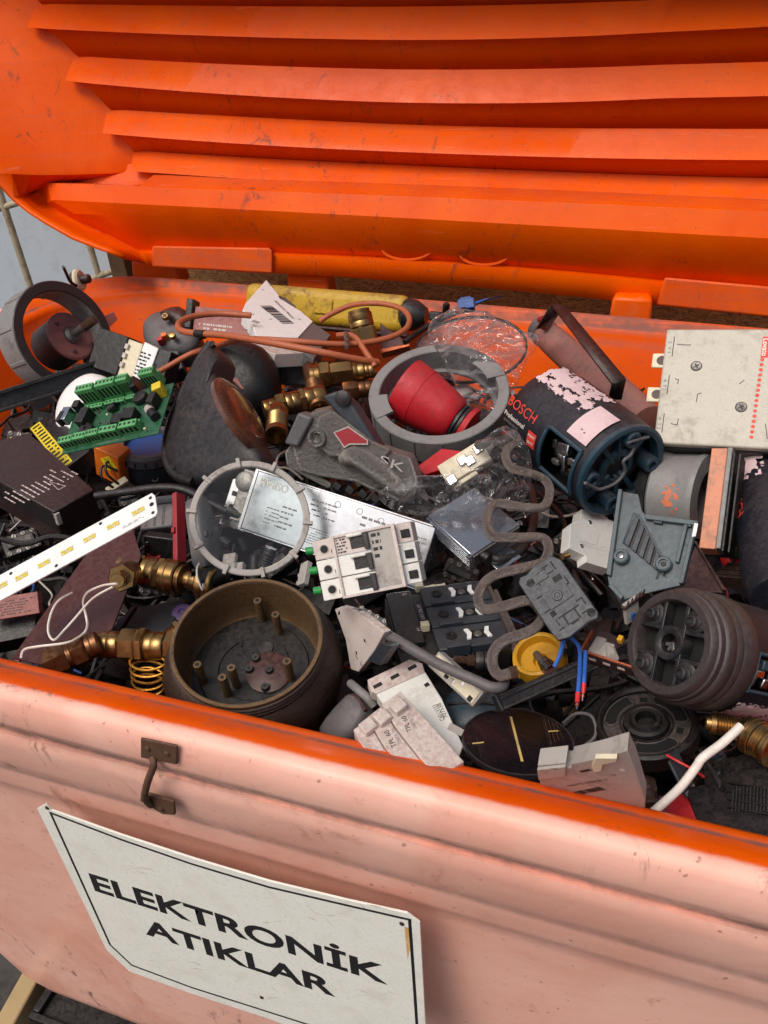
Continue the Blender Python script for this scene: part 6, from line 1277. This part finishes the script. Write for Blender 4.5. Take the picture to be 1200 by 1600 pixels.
# bottom breaker with barcode
f = F2((1005, 1264), (985, 1176), (846, 1200), (.05, -.45, .88), .06)
f = F2((848, 1235), (1006, 1268), (842, 1200), (.0, -.5, .86), .065); t = thing("barcode_breaker", "light grey circuit breaker with barcode and amber tab at the near rim", "circuit breaker", f)
part(t, "case", "light_grey", B().prism([f.q(*p) for p in ((840, 1196), (884, 1192), (885, 1200), (892, 1200), (893, 1194), (940, 1184), (980, 1173), (992, 1200), (1008, 1250), (1006, 1285), (850, 1270))], -26, 0), 1.2)
part(t, "nose", "light_grey", B().prism([f.q(*p) for p in ((840, 1198), (884, 1193), (884, 1208), (842, 1214))], 0, 5), 1); part(t, "amber_tab", "cream", B().prism([f.q(*p, 6) for p in ((924, 1198), (930, 1184), (964, 1184), (963, 1190), (942, 1194), (940, 1204), (928, 1206))], 0, 7), 1)
an = math.degrees(math.atan2((f.q(953, 1228) - f.q(890, 1240)).y, (f.q(953, 1228) - f.q(890, 1240)).x)); c = f.q(918, 1236); barcode(t, c.x - 36, c.y - 6, c.x + 36, c.y + 6, .4, 5, an); c = f.q(915, 1204); barcode(t, c.x - 12, c.y - 3, c.x + 12, c.y + 3, .4, 6, an)
textq(t, f, "3 303430 227999", (946, 1217), (884, 1227), 6, "ink", name="number"); q = f.q(865, 1201, 5); prints(t, q.x - 12, q.y - 3, q.x + 12, q.y + 3, 1, z=5.3, seed=2)
part(t, "rivet", "tin", B().lathe([(3, 0), (2.4, 1), (1.5, .4), (0, .4)], 14, c=f.q(959, 1210))); part(t, "rivet", "dusty_white", B().lathe([(4, 0), (4, .8), (0, .8)], 14, c=f.q(972, 1203)))
# white cable, brass, vent, small bits in the right corner
cable("white_cable", "thick white cable with a kink rising from the near rim to the brass fitting", "cable", [(1010, 1278, .05), (1040, 1252, .06), (1065, 1228, .07), (1088, 1198, .08), (1098, 1184, .085), (1130, 1160, .09), (1158, 1134, .095)], 7, "wire_white", 12)
fitting("brass_thread", "threaded brass fitting end below the ribbed motor, left of its tee", "pipe fitting", (1110, 1130), (1158, 1138), .08, .08, [('open', 8, 17), ('thread', 40, 17)])
fitting("brass_tee", "polished brass tee fitting at the right edge beside the white cable", "pipe fitting", (1160, 1140), (1212, 1172), .08, .085, [('hex', 14, 26), ('collar', 20, 30), ('thread', 22, 28), ('collar', 14, 30)])
f = F2((1062, 1290), (1215, 1310), (1098, 1190), (.0, -.4, .9), .045); t = thing("vent_cover", "black plastic tool cover with slotted vent grille in the right near corner", "cover", f)
part(t, "plate", "black_plastic", B().prism([f.q(*p) for p in ((1096, 1180), (1120, 1188), (1230, 1160), (1230, 1330), (1090, 1290), (1070, 1230), (1100, 1225))], -10, 0), 2)
part(t, "wall", "dark_plastic", B().prism([f.q(*p) for p in ((1096, 1180), (1102, 1178), (1134, 1230), (1130, 1240))], 0, 14), 1.5); o = part(t, "screw_boss", "dark_plastic", B().lathe([(9, 0), (9, 10), (6, 11), (5, 7), (0, 7)], 20, c=f.q(1122, 1212)))
for k in range(11): part(t, "slat", "dark_plastic", B().cb(f.q(1146 + k * 5.5, 1250 - (k % 2)), 2.6, 46, 0, 3.5, 12), .6)
for k in range(4): part(t, "crossbar", "black_plastic", B().cb(f.q(1172, 1230 + k * 13), 70, 2.2, 1, 4.2, -4), .5)
part(t, "grille_bed", "hole", B().cb(f.q(1172, 1250), 74, 52, 0, .4, 4))
f = F2((1030, 1275), (1095, 1280), (1060, 1240), (0, -.4, .9), .035); t = thing("red_part", "small red plastic part under the white cable at the near rim", "plastic part", f); part(t, "part_body", "red_plastic", B().prism([f.q(*p) for p in ((1026, 1278), (1062, 1238), (1074, 1244), (1088, 1282), (1060, 1292))], -12, 0), 2); part(t, "bolt", "tin", B().cyl(f.q(1014, 1246, 2), f.q(1034, 1250, 4), 6, n=6))
f = F2((1062, 1240), (1086, 1245), (1050, 1190), (0, -.4, .9), .05); t = thing("grey_lever", "slim translucent grey plastic lever behind the white cable", "lever", f); part(t, "lever", "slate_plastic", B().prism([f.q(*p) for p in ((1046, 1190), (1058, 1168), (1086, 1228), (1086, 1240), (1074, 1246))], -5, 0), 1.2); part(t, "window", "hole", B().cb(f.q(1078, 1234), 6, 10, 0, .4, 20)); part(t, "edge", "light_grey", strip([f.q(*p) for p in ((1072, 1240), (1084, 1226), (1088, 1236), (1077, 1245))], 1.5, .3))
cable("red_wire", "thin red wire crossing behind the white cable", "wire", [(1042, 1180, .06), (1060, 1190, .062), (1082, 1202, .06), (1100, 1214, .055)], 2.2, "wire_red", 6)
fitting("brass_stub", "dull brass stub in shadow left of the red plastic part", "pipe fitting", (1010, 1220), (1018, 1262), .02, .025, [('hex', 20, 14), ('collar', 20, 12)], "bronze")

# small identifiable scrap wedged into the gaps
def small(kind, px, rot, w, h, dz, m_, m2, label, lift=.0, n=(0, -.4, .9)):
    c, s_ = math.cos(math.radians(rot)), math.sin(math.radians(rot))
    f = F2(px, (px[0] + w * c, px[1] - w * s_), (px[0] - h * s_ * .8, px[1] - h * c * .8), n, lift); t = thing(kind, label, kind.replace("_", " "), f); w, h = f.lu, f.lv
    part(t, "case", m_, B().box(0, 0, -dz, w, h, 0), 1.5); part(t, "shoulder", m_, B().box(w * .12, h * .3, 0, w * .88, h * .72, dz * .25), 1.2)
    k = max(2, int(w / 12))
    for i in range(k):
        x = w * (i + .5) / k
        for y in (h * .12, h * .88): o = part(t, "terminal", "steel", B().lathe([(w / k * .3, 0), (w / k * .26, 1.2), (0, 1.2)], 12, c=(x, y))); part(o, "slot", "hole", B().cb((x, y), w / k * .45, 1.1, 1.2, 1.5, 40 + i * 30))
    part(t, "label", m2, B().box(w * .2, h * .38, dz * .25, w * .8, h * .64, dz * .25 + .4)); prints(t, w * .24, h * .4, w * .76, h * .62, 3, "ink", dz * .25 + .7, seed=int(px[0])); return t
small("relay", (126, 830), 28, 56, 46, 26, "dark_plastic", "light_grey", "dark relay wedged between the black power supply and the white strip", -.012)
small("relay", (10, 872), 20, 60, 40, 24, "black_plastic", "mid_grey", "black relay at the left edge above the white strip", -.015)
small("timer", (186, 792), 12, 34, 34, 20, "slate_plastic", "light_grey", "slate timer block under the black lead left of the grey connector", -.005)
small("terminal_box", (215, 925), -8, 60, 34, 20, "dark_plastic", "dusty_white", "dark terminal box under the polished brass valve", -.01)
small("relay", (420, 905), 35, 52, 36, 22, "black_plastic", "light_grey", "black relay between the clamp ring and the bronze pot", -.012)
small("timer", (548, 968), -30, 54, 34, 22, "slate_plastic", "mid_grey", "slate timer just below the three pole breaker", -.005)
small("relay", (688, 898), -24, 56, 38, 22, "dark_plastic", "mid_grey", "dark relay between the long silver driver and the finned driver box", -.008)
small("terminal_box", (862, 842), -50, 46, 34, 20, "black_plastic", "light_grey", "black terminal box left of the clean white breaker", -.008)
small("relay", (1096, 1218), 22, 50, 40, 22, "slate_plastic", "mid_grey", "slate relay half hidden behind the white cable", -.01)
small("timer", (1000, 1068), 60, 40, 30, 18, "dark_plastic", "dull_red", "dark timer with a dull red label above the pulley", -.012)
small("terminal_box", (690, 1185), -15, 50, 36, 20, "teal_plastic", "mid_grey", "teal terminal box below the white module at the near rim", -.015)
small("relay", (1136, 905), -35, 46, 36, 20, "mid_grey", "dusty_white", "grey relay beneath the second navy tool housing", -.005)
small("timer", (8, 700), -6, 40, 34, 18, "dark_plastic", "yellow_paper", "dark timer with a yellow label at the far left edge", -.002)
small("relay", (640, 868), 14, 38, 30, 18, "maroon", "dusty_white", "maroon relay behind the right end of the three pole breaker", -.01)
cable("black_lead", "long black lead running through the shadow right of the rusty heating tube", "cable", [(840, 770, .02), (872, 800, .03), (884, 830, .03), (876, 860, .035), (900, 885, .03), (940, 930, .02)], 4, "soft_black", 8)
cable("black_lead", "black lead snaking under the white strip at the left edge", "cable", [(0, 842, .03), (40, 850, .035), (80, 838, .04), (120, 845, .035), (150, 870, .03)], 4.5, "soft_black", 8)
cable("grey_lead", "thin grey lead looping between the solar panel and the pulley", "cable", [(880, 1130, .03), (900, 1115, .04), (925, 1120, .04), (930, 1150, .035), (905, 1170, .03)], 2.6, "mid_grey", 8)
# ------------------------------------------------------------------ the rest of the heap, under and between the things that can be told apart
rr = random.Random(21)
def debris(name, label, m_, n, seed, lift0, lift1, sz):
    r = random.Random(seed); b = B()
    for _ in range(n):
        X, Y = r.uniform(XL + .03, XR - .03), r.uniform(YF + .02, YB - .03)
        z = -.075 + .0556 * (Y - YF) + r.uniform(lift0, lift1); i0 = len(b.b.verts); k = r.random(); s_ = sz * r.uniform(.5, 1.3)
        if k < .55: b.box(-s_, -s_ * r.uniform(.3, .8), -s_ * .4, s_, s_ * r.uniform(.3, .8), s_ * r.uniform(.1, .4))
        elif k < .8: b.cyl((0, 0, -s_), (0, 0, s_ * .6), s_ * r.uniform(.25, .6), n=12)
        else: b.prism([(s_ * math.cos(a), s_ * r.uniform(.5, 1) * math.sin(a)) for a in (0, 1.1, 2.2, 3.3, 4.4, 5.4)], -s_ * .2, s_ * .2)
        b.at(i0, Matrix.Translation((X, Y, z)) @ Matrix.Rotation(r.uniform(0, 6.28), 4, 'Z') @ Matrix.Rotation(r.uniform(-.9, .9), 4, 'X') @ Matrix.Rotation(r.uniform(-.6, .6), 4, 'Y'))
    o = part(None, name, m_, b); o['kind'] = 'stuff'; o['label'] = label; o['category'] = "scrap"
    return o
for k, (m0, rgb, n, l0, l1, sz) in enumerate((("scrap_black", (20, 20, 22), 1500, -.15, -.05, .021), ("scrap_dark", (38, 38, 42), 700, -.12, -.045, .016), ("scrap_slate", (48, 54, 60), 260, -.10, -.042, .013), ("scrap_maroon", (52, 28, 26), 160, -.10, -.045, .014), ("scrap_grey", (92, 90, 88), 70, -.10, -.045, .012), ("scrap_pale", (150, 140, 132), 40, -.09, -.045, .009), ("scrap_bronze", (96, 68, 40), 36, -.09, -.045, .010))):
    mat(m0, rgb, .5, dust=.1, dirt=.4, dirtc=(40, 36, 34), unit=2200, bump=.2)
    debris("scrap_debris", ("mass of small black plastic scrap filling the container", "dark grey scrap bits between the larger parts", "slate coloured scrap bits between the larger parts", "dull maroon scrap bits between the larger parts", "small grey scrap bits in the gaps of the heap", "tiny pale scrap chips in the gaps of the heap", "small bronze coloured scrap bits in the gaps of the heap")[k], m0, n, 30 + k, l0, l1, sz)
b = B(); r = random.Random(5)
for _ in range(320):
    X, Y = r.uniform(XL + .05, XR - .05), r.uniform(YF + .03, YB - .04); z = -.075 + .0556 * (Y - YF); a = r.uniform(0, 6.28); P_ = []
    for i in range(6):
        P_.append((X, Y, z + r.uniform(-.06, -.03))); a += r.uniform(-1, 1); X += .03 * math.cos(a); Y += .03 * math.sin(a)
        X = min(max(X, XL + .04), XR - .04); Y = min(max(Y, YF + .02), YB - .08)
    b.tube(P_, r.uniform(.0008, .0026), 6)
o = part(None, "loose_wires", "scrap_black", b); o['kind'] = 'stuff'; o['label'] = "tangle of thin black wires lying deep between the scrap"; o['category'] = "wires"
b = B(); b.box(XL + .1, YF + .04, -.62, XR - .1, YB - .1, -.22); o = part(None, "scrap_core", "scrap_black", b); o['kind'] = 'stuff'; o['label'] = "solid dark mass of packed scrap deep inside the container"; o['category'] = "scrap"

b = B(); r = random.Random(17)
for _ in range(90):  # screws added to put glints into the gaps
    X, Y = r.uniform(XL + .05, XR - .05), r.uniform(YF + .03, YB - .04); z = -.075 + .0556 * (Y - YF) + r.uniform(-.05, -.022); i0 = len(b.b.verts); k = r.uniform(.0016, .0032)
    b.cyl((0, 0, 0), (0, 0, k * 8), k * .5, n=8); b.lathe([(0, -k * .6), (k * .8, -k * .5), (k, 0), (0, 0)], 10)
    b.at(i0, Matrix.Translation((X, Y, z)) @ Matrix.Rotation(r.uniform(0, 6.28), 4, 'Z') @ Matrix.Rotation(r.uniform(.6, 1.5), 4, 'X'))
mat("loose_steel", (176, 172, 166), .3, 1.0, unit=2200, dirt=.3, dust=0)
o = part(None, "glint_screws", "loose_steel", b); o['kind'] = 'stuff'; o['label'] = "small steel screws added for glints in the gaps of the heap"; o['category'] = "screws"
for nm, m0, rgb, n_w, sd in (("coloured_leads", "lead_blue", (36, 78, 150), 14, 3), ("coloured_leads", "lead_red", (150, 34, 32), 14, 4), ("coloured_leads", "lead_pale", (176, 168, 156), 22, 5)):
    mat(m0, rgb, .45, unit=2200, dirt=.3, dust=.1); b = B(); r = random.Random(sd)
    for _ in range(n_w):
        X, Y = r.uniform(XL + .08, XR - .08), r.uniform(YF + .04, YB - .08); z = -.075 + .0556 * (Y - YF); a = r.uniform(0, 6.28); P_ = []
        for i in range(5):
            P_.append((X, Y, z + r.uniform(-.045, -.026))); a += r.uniform(-.9, .9); X = min(max(X + .022 * math.cos(a), XL + .05), XR - .05); Y = min(max(Y + .022 * math.sin(a), YF + .03), YB - .1)
        b.tube(P_, r.uniform(.0009, .0016), 6)
    o = part(None, nm, m0, b); o['kind'] = 'stuff'; o['label'] = {3: "short blue wire ends", 4: "short dull red wire ends", 5: "short pale wire ends"}[sd] + " lying in the gaps between the scrap"; o['category'] = "wires"
